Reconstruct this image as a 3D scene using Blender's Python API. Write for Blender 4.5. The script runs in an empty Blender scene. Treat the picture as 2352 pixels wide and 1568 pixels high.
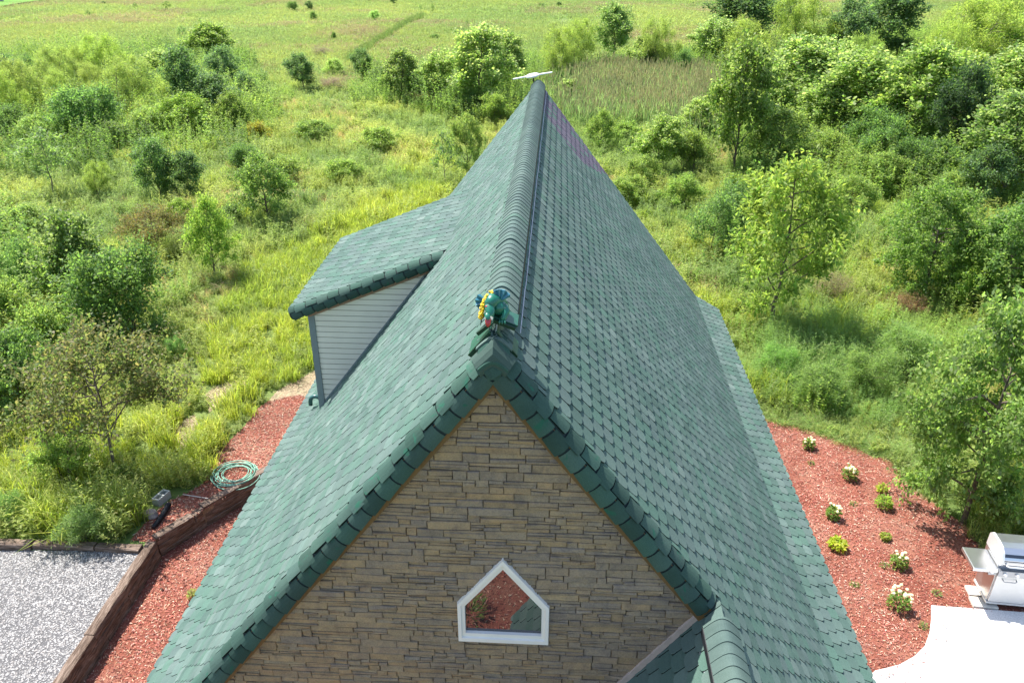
import bpy, bmesh, math, random
import numpy as np
from mathutils import Vector, Matrix, geometry

# ------------------------------------------------------------------ camera, sky, sun, exposure
SC = bpy.context.scene
COL = SC.collection
F, HZ = 1829.0, 924.0                      # focal length and horizon height measured on the 2352 px wide view
PITCH = math.atan2(HZ, F)
YAW = math.radians(3.268)
CAMZ = 11.4
cam = bpy.data.cameras.new('camera')
cam.sensor_width = 36.0
cam.lens = F / 2352 * 36.0
cam.clip_start, cam.clip_end = 0.1, 2000
camo = bpy.data.objects.new('camera', cam)
COL.objects.link(camo)
camo.location = (0, 0, CAMZ)
camo.rotation_euler = (math.pi / 2 - PITCH, 0, YAW)
SC.camera = camo

SUN = Vector((-0.43, 0.36, 1.0)).normalized()      # towards the sun
SUN_EL = math.asin(SUN.z)
wd = bpy.data.worlds.new('World')
SC.world = wd
wd.use_nodes = True
wn = wd.node_tree.nodes
sky = wn.new('ShaderNodeTexSky')
sky.sky_type = 'NISHITA'
sky.sun_disc = False
sky.sun_elevation = SUN_EL
sky.sun_rotation = math.atan2(SUN.x, SUN.y)
sky.air_density = 1.0
sky.dust_density = 1.5
wn['Background'].inputs['Strength'].default_value = 0.118
wd.node_tree.links.new(sky.outputs[0], wn['Background'].inputs['Color'])
sl = bpy.data.lights.new('sun', 'SUN')
sl.energy = 3.75
sl.angle = math.radians(0.5)
sl.color = (1.0, 0.965, 0.91)
slo = bpy.data.objects.new('sun', sl)
COL.objects.link(slo)
slo.rotation_euler = (-SUN).to_track_quat('-Z', 'Y').to_euler()
SC.view_settings.view_transform = 'Standard'
SC.view_settings.look = 'None'
SC.view_settings.gamma = 1
SC.view_settings.use_curve_mapping = False
SC.view_settings.exposure = 1.58
SC.cycles.max_bounces = 8
SC.cycles.transparent_max_bounces = 8

# ------------------------------------------------------------------ places: a point of the photographed plan on the ground
HD = Vector((-math.sin(YAW), math.cos(YAW), 0))
RT = Vector((math.cos(YAW), math.sin(YAW), 0))
UPW = Vector((0, 0, 1))
FW = HD * math.cos(PITCH) - UPW * math.sin(PITCH)
CU = HD * math.sin(PITCH) + UPW * math.cos(PITCH)
CAM = Vector((0, 0, CAMZ))


def gp(x, y, z=0.0):
    d = RT * (x - 1176) + CU * (784 - y) + FW * F
    t = (z - CAMZ) / d.z
    return CAM + d * t


def height_at(base, y):
    """height of a vertical above a ground point that reaches the sight line at y"""
    fwd = base.x * HD.x + base.y * HD.y
    a = math.atan2(784 - y, F) - PITCH
    return CAMZ + fwd * math.tan(a)


def depth_of(p):
    return (p - CAM).dot(FW)


# ------------------------------------------------------------------ helpers
def tag(o, label=None, cat=None, group=None, kind=None):
    if label: o['label'] = label
    if cat: o['category'] = cat
    if group: o['group'] = group
    if kind: o['kind'] = kind
    return o


def wm(o):
    m = o.matrix_basis.copy()
    if o.parent:
        m = wm(o.parent) @ o.matrix_parent_inverse @ m
    return m


def link(name, data, parent=None, mat=None):
    o = bpy.data.objects.new(name, data)
    COL.objects.link(o)
    if mat is not None and data is not None and len(data.materials) == 0:
        data.materials.append(mat)
    if parent is not None:
        o.parent = parent
        o.matrix_parent_inverse = wm(parent).inverted()
    return o


def empty(name, loc, rz=0.0, label=None, cat=None, group=None):
    o = bpy.data.objects.new(name, None)
    COL.objects.link(o)
    o.empty_display_size = 0.3
    o.matrix_basis = Matrix.Translation(Vector(loc)) @ Matrix.Rotation(rz, 4, 'Z')
    return tag(o, label, cat, group)


def set_smooth(me):
    me.polygons.foreach_set('use_smooth', [True] * len(me.polygons))


def face_col(me, cols):
    a = me.attributes.new('Col', 'FLOAT_COLOR', 'FACE')
    c = np.ones((len(me.polygons), 4), np.float32)
    c[:, :3] = np.asarray(cols, np.float32)
    a.data.foreach_set('color', c.ravel())


class MB:
    """collects polygons (with a colour each) into one mesh"""
    def __init__(s):
        s.v, s.f, s.c = [], [], []

    def poly(s, pts, col=(1, 1, 1)):
        n = len(s.v)
        s.v += [tuple(p) for p in pts]
        s.f.append(tuple(range(n, n + len(pts))))
        s.c.append(col)

    def faces(s, pts, fs, col=(1, 1, 1)):
        n = len(s.v)
        s.v += [tuple(p) for p in pts]
        for f in fs:
            s.f.append(tuple(i + n for i in f))
            s.c.append(col)

    def box(s, a, b, col=(1, 1, 1), M=None, jit=0.0, rng=None, taper=0.0):
        x0, y0, z0 = a; x1, y1, z1 = b
        p = [Vector(q) for q in ((x0, y0, z0), (x1, y0, z0), (x1, y1, z0), (x0, y1, z0),
                                 (x0, y0, z1), (x1, y0, z1), (x1, y1, z1), (x0, y1, z1))]
        if jit and rng is not None:
            p = [q + Vector((rng.uniform(-jit, jit), rng.uniform(-jit, jit), rng.uniform(-jit, jit))) for q in p]
        if M is not None:
            p = [M @ q for q in p]
        s.faces(p, ((0, 3, 2, 1), (4, 5, 6, 7), (0, 1, 5, 4), (1, 2, 6, 5), (2, 3, 7, 6), (3, 0, 4, 7)), col)

    def tube(s, pts, rad, n=8, col=(1, 1, 1), cap=True):
        pts = [Vector(p) for p in pts]
        if not hasattr(rad, '__len__'): rad = [rad] * len(pts)
        base = len(s.v)
        prev = None
        for i, p in enumerate(pts):
            d = (pts[min(i + 1, len(pts) - 1)] - pts[max(i - 1, 0)])
            if d.length < 1e-9: d = Vector((0, 0, 1))
            d.normalize()
            if prev is None:
                up = Vector((0, 0, 1)) if abs(d.z) < .9 else Vector((1, 0, 0))
                a = d.cross(up).normalized()
            else:
                a = (prev - d * prev.dot(d))
                a = a.normalized() if a.length > 1e-6 else d.orthogonal().normalized()
            prev = a
            b = d.cross(a)
            for k in range(n):
                t = 2 * math.pi * k / n
                s.v.append(tuple(p + (a * math.cos(t) + b * math.sin(t)) * rad[i]))
        for i in range(len(pts) - 1):
            for k in range(n):
                k2 = (k + 1) % n
                s.f.append((base + i * n + k, base + i * n + k2, base + (i + 1) * n + k2, base + (i + 1) * n + k))
                s.c.append(col)
        if cap:
            s.f.append(tuple(base + k for k in reversed(range(n)))); s.c.append(col)
            s.f.append(tuple(base + (len(pts) - 1) * n + k for k in range(n))); s.c.append(col)

    def blob(s, c, r, col=(1, 1, 1), nu=10, nv=7, M=None, noise=0.0, rng=None):
        c = Vector(c)
        base = len(s.v)
        for j in range(1, nv):
            for i in range(nu):
                th, ph = math.pi * j / nv, 2 * math.pi * i / nu
                p = Vector((math.sin(th) * math.cos(ph) * r[0], math.sin(th) * math.sin(ph) * r[1], math.cos(th) * r[2]))
                if noise: p *= 1 + rng.uniform(-noise, noise)
                if M is not None: p = M @ p
                s.v.append(tuple(c + p))
        tp = Vector((0, 0, r[2])); bt = Vector((0, 0, -r[2]))
        if M is not None: tp, bt = M @ tp, M @ bt
        s.v += [tuple(c + tp), tuple(c + bt)]
        T, B = len(s.v) - 2, len(s.v) - 1
        for i in range(nu):
            i2 = (i + 1) % nu
            s.f.append((T, base + i, base + i2)); s.c.append(col)
            s.f.append((B, base + (nv - 2) * nu + i2, base + (nv - 2) * nu + i)); s.c.append(col)
            for j in range(nv - 2):
                s.f.append((base + j * nu + i, base + (j + 1) * nu + i, base + (j + 1) * nu + i2, base + j * nu + i2)); s.c.append(col)

    def mesh(s, name, mat=None, smooth=False):
        me = bpy.data.meshes.new(name)
        me.from_pydata(s.v, [], s.f)
        if s.f: face_col(me, s.c)
        if smooth: set_smooth(me)
        if mat: me.materials.append(mat)
        me.update()
        return me

    def build(s, name, mat, parent=None, smooth=False):
        return link(name, s.mesh(name, mat, smooth), parent)


def quads_mesh(name, V, C, mat):
    """V (N,4,3) corners, C (N,3) colours"""
    n = len(V)
    me = bpy.data.meshes.new(name)
    me.vertices.add(n * 4)
    me.vertices.foreach_set('co', np.ascontiguousarray(V, np.float32).ravel())
    me.loops.add(n * 4)
    me.loops.foreach_set('vertex_index', np.arange(n * 4, dtype=np.int32))
    me.polygons.add(n)
    me.polygons.foreach_set('loop_start', np.arange(n, dtype=np.int32) * 4)
    me.update(calc_edges=True)
    face_col(me, C)
    me.materials.append(mat)
    return me


# ------------------------------------------------------------------ materials
def new_mat(name):
    m = bpy.data.materials.new(name)
    m.use_nodes = True
    nt = m.node_tree
    b = nt.nodes['Principled BSDF']
    return m, nt, b


def N(nt, t, **kw):
    n = nt.nodes.new(t)
    for k, v in kw.items():
        if k in n.inputs.keys() if hasattr(n.inputs, 'keys') else False:
            n.inputs[k].default_value = v
        else:
            setattr(n, k, v)
    return n


def noise(nt, scale, detail=4, rough=.6, dist=0.0, coord='Object', stretch=None):
    tc = nt.nodes.new('ShaderNodeTexCoord')
    n = nt.nodes.new('ShaderNodeTexNoise')
    n.inputs['Scale'].default_value = scale
    n.inputs['Detail'].default_value = detail
    n.inputs['Roughness'].default_value = rough
    n.inputs['Distortion'].default_value = dist
    if stretch:
        mp = nt.nodes.new('ShaderNodeMapping')
        mp.inputs['Scale'].default_value = stretch
        nt.links.new(tc.outputs[coord], mp.inputs[0])
        nt.links.new(mp.outputs[0], n.inputs['Vector'])
    else:
        nt.links.new(tc.outputs[coord], n.inputs['Vector'])
    return n


def ramp(nt, src, stops):
    r = nt.nodes.new('ShaderNodeValToRGB')
    els = r.color_ramp.elements
    while len(els) < len(stops): els.new(.5)
    for e, (p, c) in zip(els, stops):
        e.position = p
        e.color = (*c, 1) if len(c) == 3 else c
    nt.links.new(src, r.inputs[0])
    return r


def mul(nt, a, b, fac=1.0, mode='MULTIPLY'):
    m = nt.nodes.new('ShaderNodeMix')
    m.data_type = 'RGBA'
    m.blend_type = mode
    if hasattr(fac, 'links'): nt.links.new(fac, m.inputs[0])
    else: m.inputs[0].default_value = fac
    for sock, v in ((m.inputs[6], a), (m.inputs[7], b)):
        if hasattr(v, 'links'): nt.links.new(v, sock)
        else: sock.default_value = (*v, 1)
    return m.outputs[2]


def bump(nt, b, src, strength, dist=0.01):
    bn = nt.nodes.new('ShaderNodeBump')
    bn.inputs['Strength'].default_value = strength
    bn.inputs['Distance'].default_value = dist
    nt.links.new(src, bn.inputs['Height'])
    nt.links.new(bn.outputs[0], b.inputs['Normal'])


def attr(nt, name='Col', typ='GEOMETRY'):
    a = nt.nodes.new('ShaderNodeAttribute')
    a.attribute_name = name
    a.attribute_type = typ
    return a.outputs['Color']


def mat_plain(name, col, rough=.6, metal=0.0, var=.15, scale=12, spec=.3, bmp=0.0, stretch=None, use_attr=False):
    m, nt, b = new_mat(name)
    n = noise(nt, scale, stretch=stretch)
    r = ramp(nt, n.outputs[0], [(.25, (1 - var,) * 3), (.75, (1 + var,) * 3)])
    base = mul(nt, attr(nt), r.outputs[0]) if use_attr else mul(nt, col, r.outputs[0])
    if use_attr: base = mul(nt, base, col)
    nt.links.new(base, b.inputs['Base Color'])
    b.inputs['Roughness'].default_value = rough
    b.inputs['Metallic'].default_value = metal
    b.inputs['Specular IOR Level'].default_value = spec
    if bmp: bump(nt, b, n.outputs[0], bmp)
    return m


def mat_leaf(name, instanced=False, rough=.5, trans=.56, spec=.22):
    m, nt, b = new_mat(name)
    c = attr(nt)
    if instanced:
        c = mul(nt, c, attr(nt, 'tint', 'INSTANCER'))
    else:
        oi = nt.nodes.new('ShaderNodeObjectInfo')
        c = mul(nt, c, oi.outputs['Color'])
    nt.links.new(c, b.inputs['Base Color'])
    b.inputs['Roughness'].default_value = rough
    b.inputs['Specular IOR Level'].default_value = spec
    tr = nt.nodes.new('ShaderNodeBsdfTranslucent')
    nt.links.new(mul(nt, c, (1.65, 1.72, 1.05)), tr.inputs['Color'])
    mx = nt.nodes.new('ShaderNodeMixShader')
    mx.inputs[0].default_value = trans
    nt.links.new(b.outputs[0], mx.inputs[1])
    nt.links.new(tr.outputs[0], mx.inputs[2])
    nt.links.new(mx.outputs[0], nt.nodes['Material Output'].inputs['Surface'])
    return m


def mat_shingle(name, paint=False):
    m, nt, b = new_mat(name)
    g = noise(nt, 220, 2, .7)
    blot = noise(nt, 1.3, 4, .6)
    r1 = ramp(nt, g.outputs[0], [(.3, (.72,) * 3), (.7, (1.28,) * 3)])
    r2 = ramp(nt, blot.outputs[0], [(.3, (.84, .87, .88)), (.7, (1.12, 1.09, 1.07))])
    stk = noise(nt, 3.2, 4, .6, 0, stretch=(.35, 2.2, .35))
    r3 = ramp(nt, stk.outputs[0], [(.32, (.86, .88, .88)), (.68, (1.1, 1.08, 1.08))])
    c = mul(nt, mul(nt, mul(nt, attr(nt), r1.outputs[0]), r2.outputs[0]), r3.outputs[0])
    if paint:
        p = noise(nt, 5.5, 3, .55, .6)
        rp = ramp(nt, p.outputs[0], [(.62, (0, 0, 0)), (.70, (.9, .9, .9))])
        c = mul(nt, c, (.025, .10, .065), rp.outputs[0], 'MIX')
    nt.links.new(c, b.inputs['Base Color'])
    b.inputs['Roughness'].default_value = .9
    b.inputs['Specular IOR Level'].default_value = .10
    bump(nt, b, g.outputs[0], .35, .004)
    return m


M_SH = mat_shingle('shingle')
M_SHP = mat_shingle('painted_shingle', True)
M_DECK = mat_plain('felt', (.030, .042, .042), .9, spec=.1)
M_BLACK = mat_plain('black_vent', (.012, .013, .016), .5)
M_PALE = mat_plain('pale_metal', (.62, .63, .65), .35, .4, .05)
M_FLG = mat_plain('dull_flange', (.42, .43, .43), .6, .0, .2)
M_LEAF = mat_leaf('leaf')
M_LEAFI = mat_leaf('leaf_instanced', True, rough=.55, spec=.2)


def mat_bark():
    m, nt, b = new_mat('bark')
    n = noise(nt, 14, 5, .7, 0, stretch=(1, 1, .25))
    r = ramp(nt, n.outputs[0], [(.3, (.055, .04, .03)), (.7, (.20, .16, .12))])
    nt.links.new(r.outputs[0], b.inputs['Base Color'])
    b.inputs['Roughness'].default_value = .9
    bump(nt, b, n.outputs[0], .6, .02)
    return m


M_BARK = mat_bark()


def mat_stone():
    m, nt, b = new_mat('stone')
    n1 = noise(nt, 9, 5, .65, .4)
    n2 = noise(nt, 60, 5, .7)
    r1 = ramp(nt, n1.outputs[0], [(.28, (.70, .69, .74)), (.5, (1, .97, .93)), (.75, (1.28, 1.18, 1.0))])
    r2 = ramp(nt, n2.outputs[0], [(.25, (.7,) * 3), (.7, (1.2,) * 3)])
    c = mul(nt, mul(nt, attr(nt), r1.outputs[0]), r2.outputs[0])
    nt.links.new(c, b.inputs['Base Color'])
    b.inputs['Roughness'].default_value = .85
    b.inputs['Specular IOR Level'].default_value = .2
    bump(nt, b, n2.outputs[0], .9, .012)
    return m


M_STONE = mat_stone()
M_MORTAR = mat_plain('mortar', (.095, .078, .062), .95, spec=.1)


def mat_ground(name, stops, s1=.35, s2=9, bmp=.5, rough=.95):
    m, nt, b = new_mat(name)
    n1 = noise(nt, s1, 6, .65)
    n2 = noise(nt, s2, 5, .7)
    r1 = ramp(nt, n1.outputs[0], stops)
    r2 = ramp(nt, n2.outputs[0], [(.25, (.55,) * 3), (.75, (1.35,) * 3)])
    c = mul(nt, r1.outputs[0], r2.outputs[0])
    nt.links.new(c, b.inputs['Base Color'])
    b.inputs['Roughness'].default_value = rough
    b.inputs['Specular IOR Level'].default_value = .1
    bump(nt, b, n2.outputs[0], bmp, .03)
    return m


M_MEADOW = mat_ground('meadow_soil', [(.3, (.10, .155, .042)), (.5, (.135, .185, .055)), (.7, (.17, .20, .072))], .12, 3)
M_LAWN = mat_ground('lawn_green', [(.3, (.10, .20, .035)), (.7, (.14, .25, .045))], .2, 3, .2)
M_MULCH = mat_ground('red_mulch', [(.3, (.18, .057, .038)), (.5, (.26, .094, .062)), (.72, (.32, .16, .11))], .9, 55, .9)
M_GRAVEL = mat_ground('gravel_base', [(.3, (.11, .108, .108)), (.7, (.16, .155, .155))], .5, 60, .9)
M_DIRT = mat_ground('dry_straw', [(.3, (.22, .16, .10)), (.7, (.36, .28, .19))], 1.2, 30, .9)
M_CONC = mat_ground('pale_concrete', [(.3, (.56, .55, .53)), (.7, (.66, .65, .63))], .35, 60, .08, .8)

# ------------------------------------------------------------------ ground
def pip(x, y, poly):
    """vectorised point in polygon"""
    x = np.asarray(x); y = np.asarray(y)
    ins = np.zeros(x.shape, bool)
    n = len(poly)
    for i in range(n):
        x0, y0 = poly[i][0], poly[i][1]
        x1, y1 = poly[(i + 1) % n][0], poly[(i + 1) % n][1]
        c = ((y0 > y) != (y1 > y))
        with np.errstate(divide='ignore', invalid='ignore'):
            xi = (x1 - x0) * (y - y0) / (y1 - y0 + 1e-12) + x0
        ins ^= c & (x < xi)
    return ins


LOWZ = -0.45
T1 = gp(347, 1246); T2 = gp(640, 1064); T0 = gp(118, 1590)
tdir0 = (T0 - T1).normalized()
T0 = T1 + tdir0 * 14
XW0, XW1, YW0, YW1 = -4.93, 3.87, 6.32, 20.6          # house walls
HOLE = [(T0.x, T0.y), (3.87, T0.y), (3.87, 16.5), (-4.9, 16.5), (T2.x, T2.y), (T1.x, T1.y)]


def sheet(name, poly, z, mat, kind='structure', thick=None):
    mb = MB()
    pts = [Vector((p[0], p[1], z)) for p in poly]
    mb.poly(pts)
    if thick:
        n = len(pts)
        for i in range(n):
            a, b = pts[i], pts[(i + 1) % n]
            mb.poly([a, a - UPW * thick, b - UPW * thick, b])
    o = mb.build(name, mat)
    tag(o, kind=kind)
    return o


def hill(x, y):
    """gentle rise and fall of the field, flat round the house"""
    d = np.hypot(x, y - 12)
    k = np.clip((d - 28) / 40, 0, 1)
    return k * (.35 * np.sin(x * .06 + 1) * np.cos(y * .045) + .25 * np.sin(x * .13 + y * .09))


pts2, edges2 = [], []
for p in HOLE: pts2.append(Vector(p))
edges2 = [(i, (i + 1) % len(HOLE)) for i in range(len(HOLE))]
ys = np.concatenate([np.arange(-30, 70, 3.5), np.arange(70, 220, 9), np.arange(220, 900, 75)])
for yy in ys:
    st = 3.5 if yy < 70 else (9 if yy < 220 else 75)
    for xx in np.arange(-630, 631, 60 if abs(yy) > 220 else 30):
        if abs(xx) > 110: pts2.append(Vector((xx, yy)))
    for xx in np.arange(-110, 110.1, max(st, 5)):
        if not pip(np.array([xx]), np.array([yy]), HOLE)[0]:
            pts2.append(Vector((xx + .01 * yy, yy)))
res = geometry.delaunay_2d_cdt(pts2, edges2, [], 0, 1e-4)
gv = [(v.x, v.y, float(hill(v.x, v.y))) for v in res[0]]
gf = []
for f in res[2]:
    cx = sum(res[0][i].x for i in f) / len(f); cy = sum(res[0][i].y for i in f) / len(f)
    if not pip(np.array([cx]), np.array([cy]), HOLE)[0]: gf.append(f)
gme = bpy.data.meshes.new('meadow_ground')
gme.from_pydata(gv, [], gf)
gme.materials.append(M_MEADOW)
tag(link('meadow_ground', gme), kind='structure')

BED_LOW = [(T0.x, T0.y), (3.8, T0.y), (3.8, 16.4), (-4.9, 16.4), (T2.x, T2.y), (T1.x, T1.y)]
sheet('mulch_bed', BED_LOW, LOWZ, M_MULCH)
skirt = MB()
for a, b in zip(HOLE, HOLE[1:] + HOLE[:1]):
    skirt.poly([(a[0], a[1], 0), (b[0], b[1], 0), (b[0], b[1], LOWZ - .2), (a[0], a[1], LOWZ - .2)])
tag(skirt.build('terrain_bank', M_DIRT), kind='structure')


def gpl(lst, z=0.0):
    return [tuple(gp(x, y, z)[:2]) for x, y in lst]


UPBED = gpl([(300, 1240), (330, 1205), (352, 1180), (393, 1150), (440, 1128), (470, 1108), (500, 1040), (540, 1000), (562, 979), (590, 940),
             (616, 921), (690, 905), (760, 940)]) + [(-4.6, 16.4), (T2.x, T2.y), (T1.x + .02, T1.y)]
sheet('mulch_bed_upper', UPBED, .008, M_MULCH)
STRAW = gpl([(616, 922), (640, 895), (690, 870), (735, 845), (800, 900), (760, 942), (690, 907)])
sheet('dry_straw_ground', STRAW, .012, M_DIRT)
DIRT1 = gpl([(472, 905), (500, 885), (530, 878), (562, 872), (566, 890), (540, 905), (510, 928), (480, 948)])
DIRT2 = gpl([(384, 1020), (400, 990), (420, 968), (448, 952), (455, 975), (440, 1000), (425, 1030), (395, 1040)])
sheet('dirt_patch', DIRT1, .008, M_DIRT)
sheet('dirt_patch', DIRT2, .008, M_DIRT)
GRAVEL = gpl([(-120, 1262), (0, 1265), (80, 1265), (330, 1268)]) + [tuple((T1 + tdir0 * 12 + Vector((-.1, 0, 0)))[:2]), (-22, 4), (-22, 12)]
sheet('gravel_lot', GRAVEL, .012, M_GRAVEL)
RBED = gpl([(1769, 968), (1808, 976), (1877, 995), (1955, 1022), (2007, 1052), (2041, 1049), (2085, 1100), (2150, 1160), (2219, 1208), (2250, 1255),
            (2300, 1300), (2400, 1330)]) + [(15.5, 11.2), (15.5, 8.0), (3.9, 8.0), (3.9, 20.2)]
sheet('mulch_bed_right', RBED, .010, M_MULCH)
PATIO = gpl([(2138, 1393), (2246, 1401), (2352, 1409), (2460, 1417)]) + [(16, 9.6), (16, 2), (3.9, 2), (3.9, 8.6)] + \
    gpl([(2009, 1543), (2031, 1538), (2065, 1529), (2099, 1510), (2123, 1486), (2134, 1455), (2138, 1425)])
sheet('concrete_patio', PATIO, .045, M_CONC, thick=.12)
LAWN = gpl([(-300, 60), (-100, 40), (0, 27), (60, 17), (120, 8), (190, -3), (260, -20), (200, -60), (-300, -60)])
mb = MB(); mb.poly([(x, y, float(hill(x, y)) + .4) for x, y in LAWN])
tag(mb.build('mown_lawn', M_LAWN), kind='structure')
TRK = gpl([(802, 140), (811, 141), (858, 112), (907, 84), (951, 57), (985, 38), (976, 38), (942, 56), (898, 84), (848, 112)])
mb = MB()
for i in range(5):
    q = [TRK[[0, 9, 8, 7, 6][i]], TRK[[1, 2, 3, 4, 5][i]]] if i == 0 else None
L_ = [TRK[0], TRK[9], TRK[8], TRK[7], TRK[6]]; R_ = [TRK[1], TRK[2], TRK[3], TRK[4], TRK[5]]
for i in range(4):
    mb.poly([(p[0], p[1], float(hill(p[0], p[1])) + .05) for p in (L_[i], R_[i], R_[i + 1], L_[i + 1])])
M_TRK = mat_ground('trodden_path', [(.3, (.20, .17, .09)), (.7, (.27, .21, .14))], .5, 6, .4)
tag(mb.build('trodden_path', M_TRK), kind='structure')

# ------------------------------------------------------------------ the house
XR, ZR, MS = -0.527, 8.188, 1.284
YB, YFR = 20.93, 6.38                                   # back edge, start of the rolled front rake
KR, ER, EZR = 4.497, 5.21, 2.00                         # right: run to the kink, run to the eave, eave height
KL, EL, EZL = 4.36, 5.06, 2.06
XN, MN = 1.78, 1.45                                     # nested porch gable: ridge x, left pitch
ZN = ZR - MS * (XN - XR)
YN0 = 3.4
DY0, DY1, DX = 13.42, 17.52, 1.41                       # dormer: front and back of its roof, run where it leaves the main slope
DZ = ZR - MS * DX
DEX, DEZ = -5.01, 5.13

house = empty('house', (XR, 13.5, 0), 0, 'stone gabled house with a steep green shingled roof and a dormer', 'house')
IDN = Matrix.Identity(4)
SN = math.sqrt(1 + MS * MS)


def frame(t, n):
    t = Vector(t).normalized(); n = Vector(n)
    n = (n - t * n.dot(t)).normalized()
    return t, n


def slope_dirs(side, m):
    """unit down-slope and normal for a slope falling to -x (side -1) or +x (side 1)"""
    t = Vector((side, 0, -m)).normalized()
    n = Vector((side * m, 0, 1)).normalized()
    return t, n


PAL = [(.076, .127, .104), (.084, .123, .109), (.071, .115, .097), (.091, .134, .116), (.110, .151, .134), (.065, .105, .089),
       (.074, .131, .104), (.097, .143, .125), (.087, .123, .112), (.092, .131, .116)]
PW = [.17, .17, .12, .15, .045, .045, .11, .09, .09, .01]
W_T, E_T, OV = .235, .190, .05
rs = random.Random(4)
TABS = []                                              # (origin, t, n, width, length, colour index)


def tab_template(w, l):
    h = w / 2 - .0065
    c = min(.06, w * .3)
    top = [(-h, 0), (h, 0), (h, l - c), (h - c * .3, l - c * .3), (h - c, l), (-h + c, l), (-h + c * .3, l - c * .3), (-h, l - c)]
    return top


def tab_geo(w, l, t=.026):
    """local points and faces: x across, y down the slope, z outwards"""
    top = tab_template(w, l)
    P = [(x, y, .001 + t * y / l) for x, y in top] + [(x, y, -.003) for x, y in top]
    Fs = [tuple(range(7, -1, -1))]
    for i in range(1, 8):
        j = (i + 1) % 8
        Fs.append((i, j, 8 + j, 8 + i))
    return P, Fs


def course_slope(org, t, n, L, ylo, yhi, excl=None, u0=0.0, phase=0, pal=None):
    k = 0
    u = u0
    while u < L - .03:
        ub = min(u + E_T, L)
        off = (W_T / 2 if (k + phase) % 2 else 0) + rs.uniform(-.006, .006)
        um = (u + ub) / 2
        lo = ylo(um) if callable(ylo) else ylo
        hi = yhi(um) if callable(yhi) else yhi
        kk = math.floor((lo - off) / W_T)
        y = kk * W_T + off
        while y < hi:
            a, b = max(y, lo), min(y + W_T, hi)
            y += W_T
            if b - a < .05: continue
            if excl and excl(um, (a + b) / 2): continue
            ci = rs.choices(range(len(PAL)), PW)[0]
            lift = rs.uniform(-.001, .003)
            ln = ub - u + OV
            TABS.append((org + t * (u - OV) + Vector((0, (a + b) / 2, 0)) + n * lift, t, n, b - a, ln, ci))
        u += E_T
        k += 1


deck = MB()
R0 = Vector((XR, 0, ZR))
tR, nR = slope_dirs(1, MS)
tL, nL = slope_dirs(-1, MS)
LR, LL = KR * SN, KL * SN
un = (XN - XR) * SN                                     # slope distance to the nested ridge


def ylo_right(u): return YFR if u < un - .02 else YN0


# right steep slope, right flare
course_slope(R0, tR, nR, LR, ylo_right, YB)
deck.poly([R0 + Vector((0, YFR, 0)), R0 + tR * un + Vector((0, YFR, 0)), R0 + tR * un + Vector((0, YB, 0)), R0 + Vector((0, YB, 0))])
deck.poly([R0 + tR * un + Vector((0, YN0, 0)), R0 + tR * LR + Vector((0, YN0, 0)), R0 + tR * LR + Vector((0, YB, 0)), R0 + tR * un + Vector((0, YB, 0))])
KRp = R0 + tR * LR
mf = (KRp.z - EZR) / (ER - KR)
tRf, nRf = slope_dirs(1, mf)
LRf = (ER - KR) * math.sqrt(1 + mf * mf)
course_slope(KRp, tRf, nRf, LRf, YN0, YB, phase=0)
deck.poly([KRp + Vector((0, YN0, 0)), KRp + tRf * LRf + Vector((0, YN0, 0)), KRp + tRf * LRf + Vector((0, YB, 0)), KRp + Vector((0, YB, 0))])


def left_excl(u, y):
    return DY0 + .22 < y < DY1 and u > DX * SN - .02 and u < 4.12 * SN


course_slope(R0, tL, nL, LL, YFR, YB, left_excl)
KLp = R0 + tL * LL
for (a, b, ua, ub) in ((YFR, DY0 + .2, 0, LL), (DY1, YB, 0, LL), (DY0 + .2, DY1, 0, DX * SN), (DY0 + .2, DY1, 4.12 * SN, LL)):
    deck.poly([R0 + tL * ua + Vector((0, b, 0)), R0 + tL * ub + Vector((0, b, 0)), R0 + tL * ub + Vector((0, a, 0)), R0 + tL * ua + Vector((0, a, 0))])
mfl = (KLp.z - EZL) / (EL - KL)
tLf, nLf = slope_dirs(-1, mfl)
LLf = (EL - KL) * math.sqrt(1 + mfl * mfl)
course_slope(KLp, tLf, nLf, LLf, YFR - .15, YB, phase=0)
deck.poly([KLp + Vector((0, YB, 0)), KLp + tLf * LLf + Vector((0, YB, 0)), KLp + tLf * LLf + Vector((0, YFR - .2, 0)), KLp + Vector((0, YFR - .2, 0))])
# dormer roof
D0 = Vector((XR - DX, 0, DZ))
md = (DZ - DEZ) / (D0.x - DEX)
tD, nD = slope_dirs(-1, md)
LD = (D0.x - DEX) * math.sqrt(1 + md * md)
DYR = DY0 + .13
course_slope(D0, tD, nD, LD, DYR, DY1)
deck.poly([D0 + Vector((0, DY1, 0)), D0 + tD * LD + Vector((0, DY1, 0)), D0 + tD * LD + Vector((0, DYR, 0)), D0 + Vector((0, DYR, 0))])
# nested gable, left slope
N0 = Vector((XN, 0, ZN))
tN, nN = slope_dirs(-1, MN)
LN = 2.3 * math.sqrt(1 + MN * MN)
course_slope(N0, tN, nN, LN, YN0, YW0 - .02, phase=1)
deck.poly([N0 + Vector((0, YW0, 0)), N0 + tN * LN + Vector((0, YW0, 0)), N0 + tN * LN + Vector((0, YN0, 0)), N0 + Vector((0, YN0, 0))])
roof = link('roof_deck', deck.mesh('roof_deck', M_DECK), house)
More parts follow.
